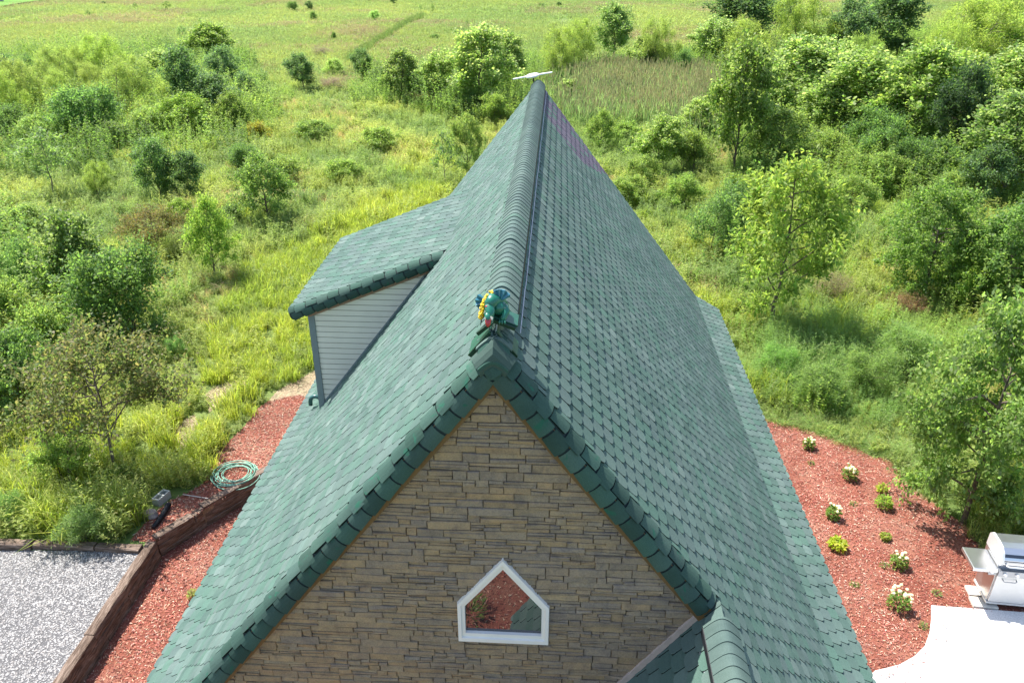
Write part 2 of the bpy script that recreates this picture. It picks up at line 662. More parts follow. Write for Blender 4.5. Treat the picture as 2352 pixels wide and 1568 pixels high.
# under-roof edges: eave boards
eb = MB()
for P, s in ((KRp + tRf * LRf, 1), (KLp + tLf * LLf, -1)):
    y0 = YN0 if s > 0 else YFR - .2
    x0, x1 = sorted((P.x - s * .005, P.x - s * .04))
    eb.box((x0, y0, P.z - .16), (x1, YB, P.z - .012))
    x0, x1 = sorted((P.x - s * .05, P.x - s * .9))
    eb.box((x0, y0, P.z - .16), (x1, YB, P.z - .12))
eb.box((DEX + .005, DYR, DEZ - .16), (DEX + .04, DY1, DEZ - .015))
eb.build('fascia_board', mat_plain('dark_trim', (.07, .055, .04), .6), house)

# pick the tabs that show largest, build those one by one and the rest as one part
def show_size(P, n, w, l):
    v = P - CAM
    z = v.dot(FW)
    if z < .5: return 0
    x = 1176 + F * v.dot(RT) / z; y = 784 - F * v.dot(CU) / z
    if not (-30 < x < 2382 and -30 < y < 1600): return 0
    return max(0, -v.normalized().dot(n)) * w * l / z ** 2


sizes = [show_size(o + t * l * .6, n, w, l) for (o, t, n, w, l, ci) in TABS]
order = np.argsort(-np.array(sizes))
big = set(order[:300].tolist())
geo_cache = {}


def tab_mesh(w, l, ci):
    key = (round(w, 3), round(l, 3), ci)
    if key not in geo_cache:
        P, Fs = tab_geo(w, l)
        me = bpy.data.meshes.new('shingle')
        me.from_pydata(P, [], Fs)
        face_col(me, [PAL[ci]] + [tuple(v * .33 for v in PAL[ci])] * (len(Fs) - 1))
        me.materials.append(M_SH)
        geo_cache[key] = me
    return geo_cache[key]


rest = MB()
for i, (o, t, n, w, l, ci) in enumerate(TABS):
    x = t.cross(n)
    if i in big:
        ob = link('shingle', tab_mesh(w, l, ci), roof)
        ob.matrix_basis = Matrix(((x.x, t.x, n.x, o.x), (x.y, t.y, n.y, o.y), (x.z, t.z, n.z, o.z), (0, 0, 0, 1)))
        ob.matrix_parent_inverse = wm(roof).inverted()
    else:
        P, Fs = tab_geo(w, l)
        k = rs.uniform(.93, 1.07)
        c = PAL[ci]
        if t is tR and o.y > 18.2 and (o - R0).dot(t) < 3.2 and (o - R0).dot(t) + (20.9 - o.y) * .5 < 2.9 and rs.random() < .8:
            c = (.105, .092, .118)                      # a patch of mauve shingles near the far end
        Q = [o + x * p[0] + t * p[1] + n * p[2] for p in P]
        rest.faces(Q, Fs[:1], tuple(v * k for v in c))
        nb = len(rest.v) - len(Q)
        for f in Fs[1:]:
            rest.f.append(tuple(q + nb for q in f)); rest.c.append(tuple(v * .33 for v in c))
rs_o = rest.build('roof_shingles', M_SH, house)
rs_o['kind'] = 'stuff'


# rolled rakes: two staggered rows of tabs wrapped round the roof edge
def rake_roll(P0, t, n, L, R, a0, a1, seg=.25, u0=0.0, mat=M_SHP):
    fwd = Vector((0, -1, 0))
    core = MB()
    st = 8
    us = [u0, L]
    for k in range(st):
        th0, th1 = math.radians(a0 + (a1 - a0) * k / st), math.radians(a0 + (a1 - a0) * (k + 1) / st)
        def q(u, th, rr): return P0 + t * u + fwd * (rr * math.sin(th)) - n * (R - rr * math.cos(th))
        core.poly([q(u0, th0, R - .008), q(u0, th1, R - .008), q(L, th1, R - .008), q(L, th0, R - .008)])
    # end caps
    for u in us:
        core.poly([P0 + t * u + fwd * ((R - .008) * math.sin(math.radians(a0 + (a1 - a0) * k / 10))) - n * (R - (R - .008) * math.cos(math.radians(a0 + (a1 - a0) * k / 10))) for k in range(11)] + [P0 + t * u - n * R])
    core.build('rake_core', M_DECK, house)
    mid = (a0 + a1) / 2 - 3
    for row, (b0, b1) in enumerate(((a0 - 6, mid), (mid, a1))):
        u = u0 - seg * .5 * row
        k = 0
        while u < L:
            ua, ub = max(u, u0), min(u + seg, L)
            u += seg
            k += 1
            if ub - ua < .04: continue
            m = MB()
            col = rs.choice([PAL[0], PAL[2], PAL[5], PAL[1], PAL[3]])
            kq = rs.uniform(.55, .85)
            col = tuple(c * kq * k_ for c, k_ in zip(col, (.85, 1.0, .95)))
            thk = .018 if row == 0 else .007
            # the slot: every other tab stops short along its outer edge
            gap = rs.uniform(5, 9) if k % 2 == 0 else -rs.uniform(4, 8)
            c0, c1 = b0, b1
            if row == 0: c1 -= gap
            else: c0 -= 2
            ns = 5
            lift = rs.uniform(0, .016)
            g = rs.uniform(.020, .030)
            def q(u_, th, ex): 
                rr = R + ex
                return P0 + t * u_ + fwd * (rr * math.sin(th)) - n * (R - rr * math.cos(th))
            c1 += rs.uniform(-2, 2)
            ths = [math.radians(c0 + (c1 - c0) * i / ns) for i in range(ns + 1)]
            curl = rs.uniform(0, .014)
            bow = [0, .010, .014, .014, .010, 0]
            ra = [q(ua + g * .5, th, thk * .4) for th in ths]
            rb = [q(ub - g + bow[i] * (1 if row == 0 else .6) + rs.uniform(-.004, .004), th, thk + lift + curl * (i / ns) ** 2) for i, th in enumerate(ths)]
            rc = [q(ub - g + bow[i] * (1 if row == 0 else .6), th, -.01) for i, th in enumerate(ths)]
            for i in range(ns):
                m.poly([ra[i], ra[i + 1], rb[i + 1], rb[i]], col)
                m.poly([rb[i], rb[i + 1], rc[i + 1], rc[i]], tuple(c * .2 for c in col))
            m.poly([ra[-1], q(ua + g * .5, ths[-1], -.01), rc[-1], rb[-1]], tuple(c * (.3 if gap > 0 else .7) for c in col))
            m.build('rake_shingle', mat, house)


RR = .165
rake_roll(R0 + Vector((0, YFR, 0)), tL, nL, 8.1, RR, 0, 112, u0=.14)
rake_roll(R0 + Vector((0, YFR, 0)), tR, nR, un - .02, RR, 0, 112, u0=.14)
rake_roll(D0 + Vector((0, DYR, 0)), tD, nD, LD + .02, .125, 0, 140, seg=.24, u0=.08)
# the lower left edge where the flare ends
rake_roll(KLp + Vector((0, YFR - .1, 0)), tLf, nLf, LLf, .12, 0, 120, u0=0.0)

# peak: overlapping pieces that close the two rakes
pk = [(.16, .050, 62, .115), (.07, .038, 66, .13), (-.01, .026, 70, .145)]
for i, (yo, zo, half, wdt) in enumerate(pk):
    m = MB()
    col = tuple(c * k_ for c, k_ in zip(PAL[[5, 2, 0][i]], (.50, .66, .62)))
    ns = 8
    rows = []
    for j in range(5):
        s = j / 4
        y = YFR + yo - s * .16
        drop = .0 + .05 * s * (1 + i)
        row = []
        for k in range(ns + 1):
            a = -1 + 2 * k / ns
            xx = a * wdt * (1 - .05 * s)
            zz = ZR + zo - drop - MS * math.sqrt(xx * xx + .010) + .115
            row.append(Vector((XR + xx, y, zz)))
        rows.append(row)
    for j in range(4):
        for k in range(ns):
            m.poly([rows[j][k], rows[j + 1][k], rows[j + 1][k + 1], rows[j][k + 1]], col)
    for k in range(ns):
        m.poly([rows[4][k], rows[4][k] - UPW * .03, rows[4][k + 1] - UPW * .03, rows[4][k + 1]], col)
    m.build('peak_shingle', M_SHP, house)
m = MB()
nose = []
for k in range(9):
    a = math.radians(-80 + 160 * k / 8)
    for r, y, z in ((.0, 0, 0),): pass
for j in range(6):
    th = math.radians(112 * j / 5)
    nose.append([Vector((XR + s_ * (.02 + .20 * (1 - j / 9)), YFR - RR * math.sin(th) * 1.03, ZR + .035 - RR * (1 - math.cos(th)) * 1.02 - MS * abs(s_) * (.20 * (1 - j / 9)) * .92)) for s_ in (-1, -.66, -.33, 0, .33, .66, 1)])
for j in range(5):
    for k in range(6):
        m.poly([nose[j][k], nose[j + 1][k], nose[j + 1][k + 1], nose[j][k + 1]], tuple(c * .7 for c in PAL[2]))
m.build('peak_nose', M_SHP, house, smooth=True)


# ridge vent with its cap pieces
def arch(x, raise_, half, m):
    """height of the cap above the ridge line at offset x"""
    return raise_ - m * (math.sqrt(x * x + .010) - .1)


def ridge_caps(C0, y0, y1, exp, raise_, half, ml, mr, vent=True):
    body = None
    if vent:
        b = MB()
        for s in (-1, 1):
            m_ = mr if s > 0 else ml
            x0 = s * (half + .004); x1 = s * (half - .035)
            zt = arch(half, raise_ - .014, half, m_)
            pts = [(x0, zt), (x0 + s * .006, zt - .085), (x1, zt - .03), (x1, zt + .02)]
            for i in range(4):
                a, c = pts[i], pts[(i + 1) % 4]
                b.poly([C0 + Vector((a[0], y0, a[1])), C0 + Vector((c[0], y0, c[1])), C0 + Vector((c[0], y1, c[1])), C0 + Vector((a[0], y1, a[1]))])
        prof = [(-half + k * half / 4, arch(abs(-half + k * half / 4), raise_ - .012, half, ml if k < 4 else mr)) for k in range(9)]
        for yy in (y0 + .015, y1 - .01):
            b.poly([C0 + Vector((p[0], yy, p[1])) for p in prof] + [C0 + Vector((half, yy, prof[-1][1] - .05)), C0 + Vector((0, yy, -.02)), C0 + Vector((-half, yy, prof[0][1] - .05))])
        body = b.build('ridge_vent', M_BLACK, house)
        fl = MB()
        for s in (-1, 1):
            m_ = mr if s > 0 else ml
            yy = y0 - .03
            while yy < y1 - .1:
                ye = min(yy + 1.2, y1 - .05)
                dx = rs.uniform(-.004, .004)
                zz = -m_ * (half + .03) + (.022 if s > 0 else .012)
                xx = s * (half + .032) + dx
                fl.box((0, yy, 0), (.010, ye - .004, .012), M=Matrix.Translation(C0 + Vector((xx, 0, zz))))
                yy = ye
        fl.build('vent_flange', M_FLG, body)
    y = y0
    i = 0
    while y < y1 - .02:
        ye = min(y + exp + .03, y1)
        m = MB()
        col = rs.choices([PAL[1], PAL[3], PAL[9], PAL[8], PAL[7], PAL[0]], [.3, .25, .15, .15, .1, .05])[0]
        kk_ = rs.uniform(.86, .98)
        col = tuple(c * kk_ for c in col)
        ns = 14
        lift = rs.uniform(.0, .004) + (.012 if rs.random() < .05 else 0)
        fr, bk, lo = [], [], []
        for k in range(ns + 1):
            x = -half + 2 * half * k / ns
            m_ = mr if x > 0 else ml
            z = arch(abs(x), raise_, half, m_)
            fr.append(C0 + Vector((x, y, z + .008 + lift)))
            lo.append(C0 + Vector((x, y, z - .006)))
            bk.append(C0 + Vector((x, ye, z - .002)))
        for k in range(ns):
            m.poly([fr[k], fr[k + 1], bk[k + 1], bk[k]], col)
            m.poly([lo[k], lo[k + 1], fr[k + 1], fr[k]], col)
        m.build('ridge_cap', M_SH, body or house)
        y += exp
        i += 1


ridge_caps(R0, 7.02, YB - .02, .145, .050, .175, MS, MS)
ridge_caps(R0, YFR - .02, 7.10, .145, .012, .165, MS, MS, vent=False)
ridge_caps(N0, YN0, 6.05, .145, .065, .175, MN, MS)
# dormer ridge-side cut and far edge trims are plain shingles

# walls
wall = MB()
mat_w = M_MORTAR


def roofz(x): return ZR - MS * abs(x - XR) - .02


zb = LOWZ - .1
wall.poly([(XW0, YW0, zb), (XW1, YW0, zb), (XW1, YW0, roofz(XW1)), (XR, YW0, roofz(XR)), (XW0, YW0, roofz(XW0))])
gable = wall.build('gable_wall', M_MORTAR, house)
sw = MB()
sw.poly([(XW0, YW1, zb), (XW0, YW1, roofz(XW0)), (XR, YW1, roofz(XR)), (XW1, YW1, roofz(XW1)), (XW1, YW1, zb)])
sw.poly([(XW0, YW0, zb), (XW0, YW0, 2.45), (XW0, YW1, 2.45), (XW0, YW1, zb)])
sw.poly([(XW1, YN0 + .5, zb), (XW1, YW1, zb), (XW1, YW1, 2.2), (XW1, YN0 + .5, 2.2)])
sw.poly([(XN - 2.1, YN0 + .5, zb), (XW1, YN0 + .5, zb), (XW1, YN0 + .5, ZR - MS * (XW1 - XR) - .05), (XN, YN0 + .5, ZN - .05), (XN - 2.1, YN0 + .5, ZN - MN * 2.1 - .05)])
sw.poly([(XN - 2.1, YN0 + .5, zb), (XN - 2.1, YN0 + .5, ZN - MN * 2.1 - .05), (XN - 2.1, YW0, ZN - MN * 2.1 - .05), (XN - 2.1, YW0, zb)])
sw.build('side_wall', mat_plain('tan_wall', (.24, .19, .13), .9), house)

# ledge stones on the gable
WC, WH, WB, WS, WA = -.453, .497, 4.545, 5.09, 5.728     # window: centre, half width, bottom, shoulder, apex


def win_half(z, grow=0.0):
    if z < WB - grow or z > WA + grow: return 0
    if z <= WS: return WH + grow
    return max(0, (WH + grow) * (WA + grow - z) / (WA - WS))


STONES = []
rw = random.Random(11)
z = 3.2
SCOL = [(.296, .222, .144), (.284, .217, .148), (.270, .213, .153), (.302, .219, .136), (.262, .210, .158), (.282, .217, .154), (.256, .207, .161), (.308, .230, .144)]
while z < ZR - .1:
    bh = rw.choice([.078, .092, .105, .088])
    x = -4.6 + rw.uniform(-.2, 0)
    while x < 2.6:
        mode = rw.random()
        if mode < .22:
            w = rw.uniform(.10, .17); cells = [(0, 1, [w])]
        elif mode < .5:
            w = rw.uniform(.24, .48); cells = [(0, 1, [w])]
        else:
            w = rw.uniform(.24, .55)
            k = rw.choice([2, 2, 2, 3]) if bh > .09 else 2
            cuts = [0] + sorted(rw.uniform(.3, .7) if k == 2 else v for v in ([0] if k == 2 else [.33 + rw.uniform(-.05, .05), .66 + rw.uniform(-.05, .05)])) + [1]
            cells = []
            for i in range(len(cuts) - 1):
                if rw.random() < .5:
                    s = rw.uniform(.3, .7); ws = [w * s, w * (1 - s)]
                else: ws = [w]
                cells.append((cuts[i], cuts[i + 1], ws))
        for (c0, c1, ws) in cells:
            xx = x
            for wq in ws:
                STONES.append([xx, xx + wq, z + bh * c0, z + bh * c1])
                xx += wq
        x += w
    z += bh


def stone_geo(x0, x1, z0, z1):
    d = rw.uniform(.024, .040)
    g = .0022
    j = lambda a: rw.uniform(-a, a)
    gx = min(.006, (x1 - x0) * .1); gz = min(.005, (z1 - z0) * .12)
    front = YW0 - d
    out = [(x0 + g + j(.002), z0 + g + j(.003)), (x1 - g + j(.002), z0 + g + j(.003)), (x1 - g + j(.002), z1 - g + j(.005)), (x0 + g + j(.002), z1 - g + j(.005))]
    fr = [(out[0][0] + gx, out[0][1] + gz), (out[1][0] - gx, out[1][1] + gz), (out[2][0] - gx, out[2][1] - gz), (out[3][0] + gx, out[3][1] - gz)]
    P = [(p[0], YW0 - .001, p[1]) for p in out] + [(p[0], front + .008 + j(.007), p[1]) for p in out] + [(p[0], front + j(.010), p[1]) for p in fr]
    Fs = []
    for a in range(4):
        b = (a + 1) % 4
        Fs.append((a, b, 4 + b, 4 + a)); Fs.append((4 + a, 4 + b, 8 + b, 8 + a))
    Fs.append((8, 9, 10, 11))
    cx = (x0 + x1) / 2
    base = rw.choice(SCOL)
    warm = max(0, min(1, (-.6 - cx) / 3.2)) * .9        # ochre stones grow more frequent towards the left
    if rw.random() < warm: base = rw.choice([SCOL[0], SCOL[3], SCOL[7]])
    elif rw.random() < .5 * max(0, cx + .3): base = rw.choice([SCOL[4], SCOL[6], SCOL[2]])
    k = rw.uniform(.92, 1.08)
    return P, Fs, tuple(c * k for c in base)


kept = []
for s in STONES:
    x0, x1, z0, z1 = s
    zc = (z0 + z1) / 2
    lim = (ZR - .22 - zc) / MS
    if zc > ZR - .27: continue
    lo, hi = XR - lim, XR + lim
    if zc < ZN: hi = min(hi, XN - (ZN - zc) / MN + .06)
    x0, x1 = max(x0, lo), min(x1, hi)
    if x1 - x0 < .02: continue
    h = win_half(zc, -.02)
    if h > 0:
        a, b = WC - h, WC + h
        if x0 >= a and x1 <= b: continue
        if x0 < a < x1 <= b: x1 = a
        elif a <= x0 < b < x1: x0 = b
        elif x0 < a and x1 > b:
            kept.append((x0, a, z0, z1)); x0 = b
    if x1 - x0 < .02: continue
    kept.append((x0, x1, z0, z1))
ssz = [show_size(Vector(((s[0] + s[1]) / 2, YW0, (s[2] + s[3]) / 2)), Vector((0, -1, 0)), s[1] - s[0], s[3] - s[2]) for s in kept]
sbig = set(np.argsort(-np.array(ssz))[:300].tolist())
srest = MB()
for i, s in enumerate(kept):
    P, Fs, c = stone_geo(*s)
    if i in sbig:
        m = MB(); m.faces(P, Fs, c); m.build('stone', M_STONE, gable)
    else:
        srest.faces(P, Fs, c)
so = srest.build('small_stones', M_STONE, gable)
so['kind'] = 'stuff'

# frieze boards below the rakes
fz = mat_plain('ochre_paint', (.135, .078, .030), .6, var=.2, scale=3)
for s in (-1, 1):
    t_, n_ = (tL, nL) if s < 0 else (tR, nR)
    L_ = 8.0 if s < 0 else un + .1
    m = MB()
    a = [R0 + t_ * (d * MS if u < 0 else u) - n_ * d + Vector((0, y, 0)) for u in (-1, L_) for d in (.08, .272) for y in (YW0 - .002, YW0 - .075)]
    # indices: (u,d,y)
    m.faces(a, [(1, 3, 7, 5), (2, 6, 7, 3), (0, 1, 5, 4), (4, 5, 7, 6)])
    m.build('frieze_board', fz, house)
# flashing where the porch roof meets the stone
m = MB()
A = N0 + tN * .02; 
a = [N0 + tN * u + nN * d + Vector((0, y, 0)) for u in (.12, LN) for d in (.02, .085) for y in (YW0 - .002, YW0 - .055)]
m.faces(a, [(1, 3, 7, 5), (2, 6, 7, 3), (0, 1, 5, 4), (4, 5, 7, 6), (0, 2, 3, 1)])
m.build('step_flashing', mat_plain('beige_flashing', (.42, .34, .30), .5), house)

# window
def pent(h, b, s, a): return [(WC - h, b), (WC + h, b), (WC + h, s), (WC, a), (WC - h, s)]


M_WHITE = mat_plain('white_vinyl', (.74, .69, .63), .4, var=.04, scale=4)
rings = [pent(.497, 4.545, 5.09, 5.728), pent(.488, 4.555, 5.086, 5.714), pent(.452, 4.605, 5.070, 5.655), pent(.446, 4.612, 5.067, 5.645), pent(.412, 4.662, 5.052, 5.584), pent(.410, 4.665, 5.050, 5.580)]
deps = [.0, .07, .07, .050, .050, .005]
wf = MB()
for i in range(5):
    for k in range(5):
        k2 = (k + 1) % 5
        q = [(rings[i][k], deps[i]), (rings[i][k2], deps[i]), (rings[i + 1][k2], deps[i + 1]), (rings[i + 1][k], deps[i + 1])]
        wf.poly([Vector((p[0], YW0 - d, p[1])) for p, d in q])
win = wf.build('window', M_WHITE, house)
mp, nt, b = new_mat('window_glass')
b.inputs['Base Color'].default_value = (.012, .014, .018, 1)
b.inputs['Roughness'].default_value = .01
b.inputs['Specular IOR Level'].default_value = 1.0
b.inputs['IOR'].default_value = 1.75
b.inputs['Coat Weight'].default_value = .3
b.inputs['Coat Roughness'].default_value = .01
m = MB(); m.poly([Vector((p[0], YW0 - .012, p[1])) for p in rings[5]]); m.build('pane', mp, win)

# dormer walls
DYW = 13.62
dxc = -4.655
M_SID = mat_plain('grey_siding', (.66, .63, .52), .5, var=.05, scale=3, use_attr=True)
M_POST = mat_plain('slate_trim', (.165, .205, .20), .5, var=.06)


def dz_slope(x): return ZR - MS * (XR - x) + .01         # main slope under the dormer wall
def dz_roof(x): return DZ - md * (D0.x - x) - .03


dw = MB()
xt = D0.x
dw.poly([(dxc, DYW + .02, dz_slope(dxc)), (xt, DYW + .02, dz_slope(xt)), (dxc, DYW + .02, dz_roof(dxc))])
dw.poly([(dxc, DYW + .02, dz_slope(dxc) - .6), (dxc, DYW + .02, dz_roof(dxc)), (dxc, DY1 - .2, dz_roof(dxc)), (dxc, DY1 - .2, dz_slope(dxc) - .6)])
dwall = dw.build('dormer_wall', M_POST, house)
exp = .117
zz = dz_slope(dxc) - .02
k = 0
while zz < 6.4:
    z0, z1 = zz, zz + exp
    zz += exp
    def span(z):
        xl = dxc + .02
        if z > dz_roof(dxc): xl = max(xl, D0.x - (DZ - .03 - z) / md)
        xr = XR - (ZR + .01 - z) / MS
        return xl, xr
    l0, r0 = span(z0); l1, r1 = span(z1)
    if r1 - l1 < .01:
        if r0 - l0 < .05: continue
        l1 = r1 = max(l1, min(r1, l1))
    m = MB()
    r0 = max(r0, l0 + .001)
    q = .86
    lm, rm = l0 + (l1 - l0) * q, r0 + (r1 - r0) * q
    zm = z0 + (z1 - z0) * q
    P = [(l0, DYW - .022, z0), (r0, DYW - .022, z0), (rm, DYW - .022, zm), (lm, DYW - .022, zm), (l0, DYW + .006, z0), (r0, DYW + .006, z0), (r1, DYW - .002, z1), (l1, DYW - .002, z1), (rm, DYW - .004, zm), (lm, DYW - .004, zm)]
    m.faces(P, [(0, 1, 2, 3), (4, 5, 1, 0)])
    m.faces(P, [(3, 2, 8, 9), (9, 8, 6, 7)], (.80, .81, .78))  # contact shade at the plank lap, painted into these darker faces
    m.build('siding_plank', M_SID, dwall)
m = MB()
m.box((dxc - .035, DYW - .045, dz_slope(dxc) - .12), (dxc + .085, DYW + .05, dz_roof(dxc) + .02))
m.build('corner_post', M_POST, dwall)
m = MB()
fd = mat_plain('wood_soffit', (.27, .17, .11), .6, var=.12)
a = [D0 + tD * u - nD * d + Vector((0, y, 0)) for u in (.05, LD - .25) for d in (.03, .30) for y in (DYW - .002, DYW - .06)]
m.faces(a, [(1, 3, 7, 5), (2, 6, 7, 3)])
m.build('dormer_frieze', fd, dwall)
m = MB()
a = [R0 + tL * u + nL * d + Vector((0, y, 0)) for u in (DX * SN + .1, 4.12 * SN) for d in (.0, .05) for y in (DYW - .004, DYW - .032)]
m.faces(a, [(1, 3, 7, 5), (2, 6, 7, 3), (0, 1, 5, 4), (4, 5, 7, 6), (0, 2, 3, 1)])
m.build('wall_flashing', M_POST, dwall)
# gooseneck vent on the flare beside the dormer
m = MB()
gx, gy = -4.86, 14.25
gz = 2.35
arc = [Vector((gx, gy, gz)), Vector((gx, gy, gz + .30))] + [Vector((gx - .12 + .12 * math.cos(a), gy, gz + .30 + .12 * math.sin(a))) for a in np.linspace(.2, math.pi, 8)] + [Vector((gx - .245, gy, gz + .21))]
m.tube(arc, .045, 10)
m.build('vent_pipe', mat_plain('green_pipe', (.02, .085, .075), .35, spec=.5), house, smooth=True)
m = MB()
p = gp(720, 992, 2.42)
m.box((-.012, -.16, 0), (.012, .16, .012), M=Matrix.Translation(p) @ Matrix.Rotation(-.55, 4, 'Z') @ Matrix.Rotation(.5, 4, 'Y'))
o = m.build('plastic_strip', M_WHITE)
tag(o, 'short white plastic strip lying on the lower roof beside the dormer corner', 'strip')

# ------------------------------------------------------------------ antenna on the far end of the ridge
an = empty('tv_antenna', (XR - .07, YB + .02, ZR + .02), 0, 'white saucer antenna with two flat wings on the far ridge end', 'antenna')
MA = mat_plain('white_plastic', (.82, .82, .80), .35, var=.02)
ac = Vector((XR - .15, YB + .03, ZR + .13))
RA = Matrix.Rotation(math.radians(-10), 3, 'Y')
m = MB(); m.blob(ac, (.185, .20, .055), nu=18, nv=9, M=RA); m.build('antenna_body', MA, an, smooth=True)
for s in (-1, 1):
    m = MB()
    p = [ac + RA @ Vector(q) for q in ((s * .13, -.035, -.012), (s * .13, .05, -.012), (s * .50, .035, -.010), (s * .50, -.03, -.010), (s * .13, -.035, .016), (s * .13, .05, .016), (s * .50, .035, .010), (s * .50, -.03, .010))]
    m.faces(p, ((0, 3, 2, 1), (4, 5, 6, 7), (0, 1, 5, 4), (1, 2, 6, 5), (2, 3, 7, 6), (3, 0, 4, 7)))
    m.build('antenna_wing', MA, an)
m = MB(); m.tube([Vector((XR - .07, YB + .03, ZR - .35)), Vector((XR - .13, YB + .03, ZR + .10))], .018, 8); m.build('mast', M_BLACK, an)

# ------------------------------------------------------------------ dragon ornament
dg = empty('dragon_ornament', (XR, 6.62, ZR), 0, 'painted dragon with yellow mane and open red mouth on the front roof peak', 'ornament')
M_DG = mat_plain('dragon_green', (.012, .125, .080), .3, var=.25, scale=18, spec=.5, bmp=.3)
M_DB = mat_plain('dragon_blue', (.035, .15, .20), .3, var=.3, scale=20, spec=.5)
M_DY = mat_plain('dragon_yellow', (.62, .42, .015), .35, var=.2, scale=25, spec=.4, bmp=.4)
M_DR = mat_plain('dragon_red', (.38, .012, .02), .25, var=.2, spec=.6)
M_DD = mat_plain('board_green', (.006, .034, .018), .45, var=.25, scale=8)
M_DL = mat_plain('board_light_green', (.012, .070, .042), .45, var=.2, scale=8)
M_DT = mat_plain('tooth', (.75, .72, .62), .4, var=.05)
rd = random.Random(5)
DC = Vector((XR, 6.62, ZR))
# saddle boards lying on the two slopes, smaller pair across them
for s, t_, n_ in ((-1, tL, nL), (1, tR, nR)):
    x_ = t_.cross(n_)
    Mx = Matrix(((x_.x, t_.x, n_.x, 0), (x_.y, t_.y, n_.y, 0), (x_.z, t_.z, n_.z, 0), (0, 0, 0, 1)))
    m = MB(); m.box((-.15, .0, .03), (.15, .36, .055), M=Matrix.Translation(DC + Vector((0, -.02, .03))) @ Mx); m.build('saddle_board', M_DL, dg)
    m = MB(); m.box((-.012, .0, .0), (.012, .37, .06), M=Matrix.Translation(DC + Vector((0, -.185, .02))) @ Mx); m.build('saddle_edge', M_DD, dg)
m = MB(); m.box((-.17, -.14, -.015), (.17, .14, .015), M=Matrix.Translation(DC + Vector((.10, .06, .14))) @ Matrix.Rotation(math.radians(22), 4, 'Y')); m.build('plinth_board', M_DL, dg)
m = MB(); m.box((-.17, -.02, -.02), (.17, .02, .02), M=Matrix.Translation(DC + Vector((.08, -.10, .125))) @ Matrix.Rotation(math.radians(22), 4, 'Y')); m.build('plinth_edge', M_DD, dg)
m = MB(); m.box((-.11, -.02, -.02), (.11, .02, .02), M=Matrix.Translation(DC + Vector((-.09, -.12, .07))) @ Matrix.Rotation(math.radians(-42), 4, 'Y')); m.build('plinth_edge', M_DD, dg)
# body: neck rises from the plinth, head looks down and to the side
m = MB()
neck = [Vector((.06, .10, .14)), Vector((.065, .09, .24)), Vector((.03, .05, .33)), Vector((-.02, -.02, .36)), Vector((-.05, -.10, .33))]
m.tube([DC + p for p in neck], [.085, .095, .09, .085, .06], 12)
m.blob(DC + Vector((.055, .0, .27)), (.095, .09, .085), nu=12, nv=8, noise=.05, rng=rd)
m.build('dragon_body', M_DG, dg, smooth=True)
m = MB()
hx = Matrix.Rotation(math.radians(18), 3, 'Z') @ Matrix.Rotation(math.radians(38), 3, 'X')
m.blob(DC + Vector((-.035, -.12, .31)), (.055, .11, .045), nu=12, nv=8, M=hx)
m.blob(DC + Vector((-.05, -.20, .255)), (.036, .05, .026), nu=10, nv=6, M=hx)
m.build('dragon_head', M_DG, dg, smooth=True)
m = MB(); m.blob(DC + Vector((-.03, -.15, .215)), (.045, .085, .018), nu=10, nv=6, M=Matrix.Rotation(math.radians(62), 3, 'X')); m.build('lower_jaw', M_DG, dg, smooth=True)
m = MB(); m.blob(DC + Vector((-.045, -.215, .222)), (.034, .085, .022), nu=10, nv=6, M=Matrix.Rotation(math.radians(60), 3, 'X')); m.build('tongue', M_DR, dg, smooth=True)
m = MB(); m.blob(DC + Vector((-.065, -.13, .335)), (.018, .018, .018)); m.build('eye', M_DR, dg, smooth=True)
m = MB()
for k in range(9):
    a = k / 8
    p = DC + Vector((-.075 + .075 * a, -.225 + .02 * math.sin(a * 3.1), .262 - .02 * abs(a - .5)))
    m.tube([p, p + Vector((0, -.012, -.032))], [.009, .001], 5)
m.build('teeth', M_DT, dg)
# ear fins
for (c, yaw, tilt, sz) in ((Vector((-.17, -.02, .345)), 2.4, .3, .10), (Vector((.10, .0, .46)), .7, 1.0, .115)):
    m = MB()
    root = DC + Vector((-.065 if c.x < 0 else .055, .0, .335))
    dirm = (DC + c - root).normalized()
    side = dirm.cross(Vector((.2, -1, .5))).normalized()
    nrm_ = dirm.cross(side).normalized()
    prev = None
    for k in range(8):
        a = math.radians(-44 + 88 * k / 7)
        r = sz * (1.15 + .28 * math.cos(a * 1.2)) * (1 if k % 2 == 0 else .90)
        tip = root + (dirm * math.cos(a) + side * math.sin(a)) * r + nrm_ * (.022 if k % 2 else -.005)
        if prev is not None:
            m.poly([root + nrm_ * .02, prev, tip]); m.poly([root - nrm_ * .01, tip - nrm_ * .014, prev - nrm_ * .014]); m.poly([prev, prev - nrm_ * .014, tip - nrm_ * .014, tip])
        prev = tip
    m.build('ear_fin', M_DB, dg)
# mane: a run of yellow tufts
m = MB()
for k in range(40):
    a = k / 39
    base = Vector((.0, .06, .43)).lerp(Vector((-.125, -.17, .22)), a) + Vector((-.03 * math.sin(a * math.pi), 0, .035 * math.sin(a * math.pi)))
    for q in range(3):
        p = DC + base + Vector((rd.uniform(-.022, .022), rd.uniform(-.02, .02), rd.uniform(-.016, .016)))
        d = Vector((rd.uniform(-.6, .2), rd.uniform(-1, -.2), rd.uniform(-.5, .6))).normalized() * .03
        m.tube([p, p + d * .5 + Vector((0, 0, .008)), p + d], [.012, .011, .003], 6)
m.build('mane', M_DY, dg, smooth=True)
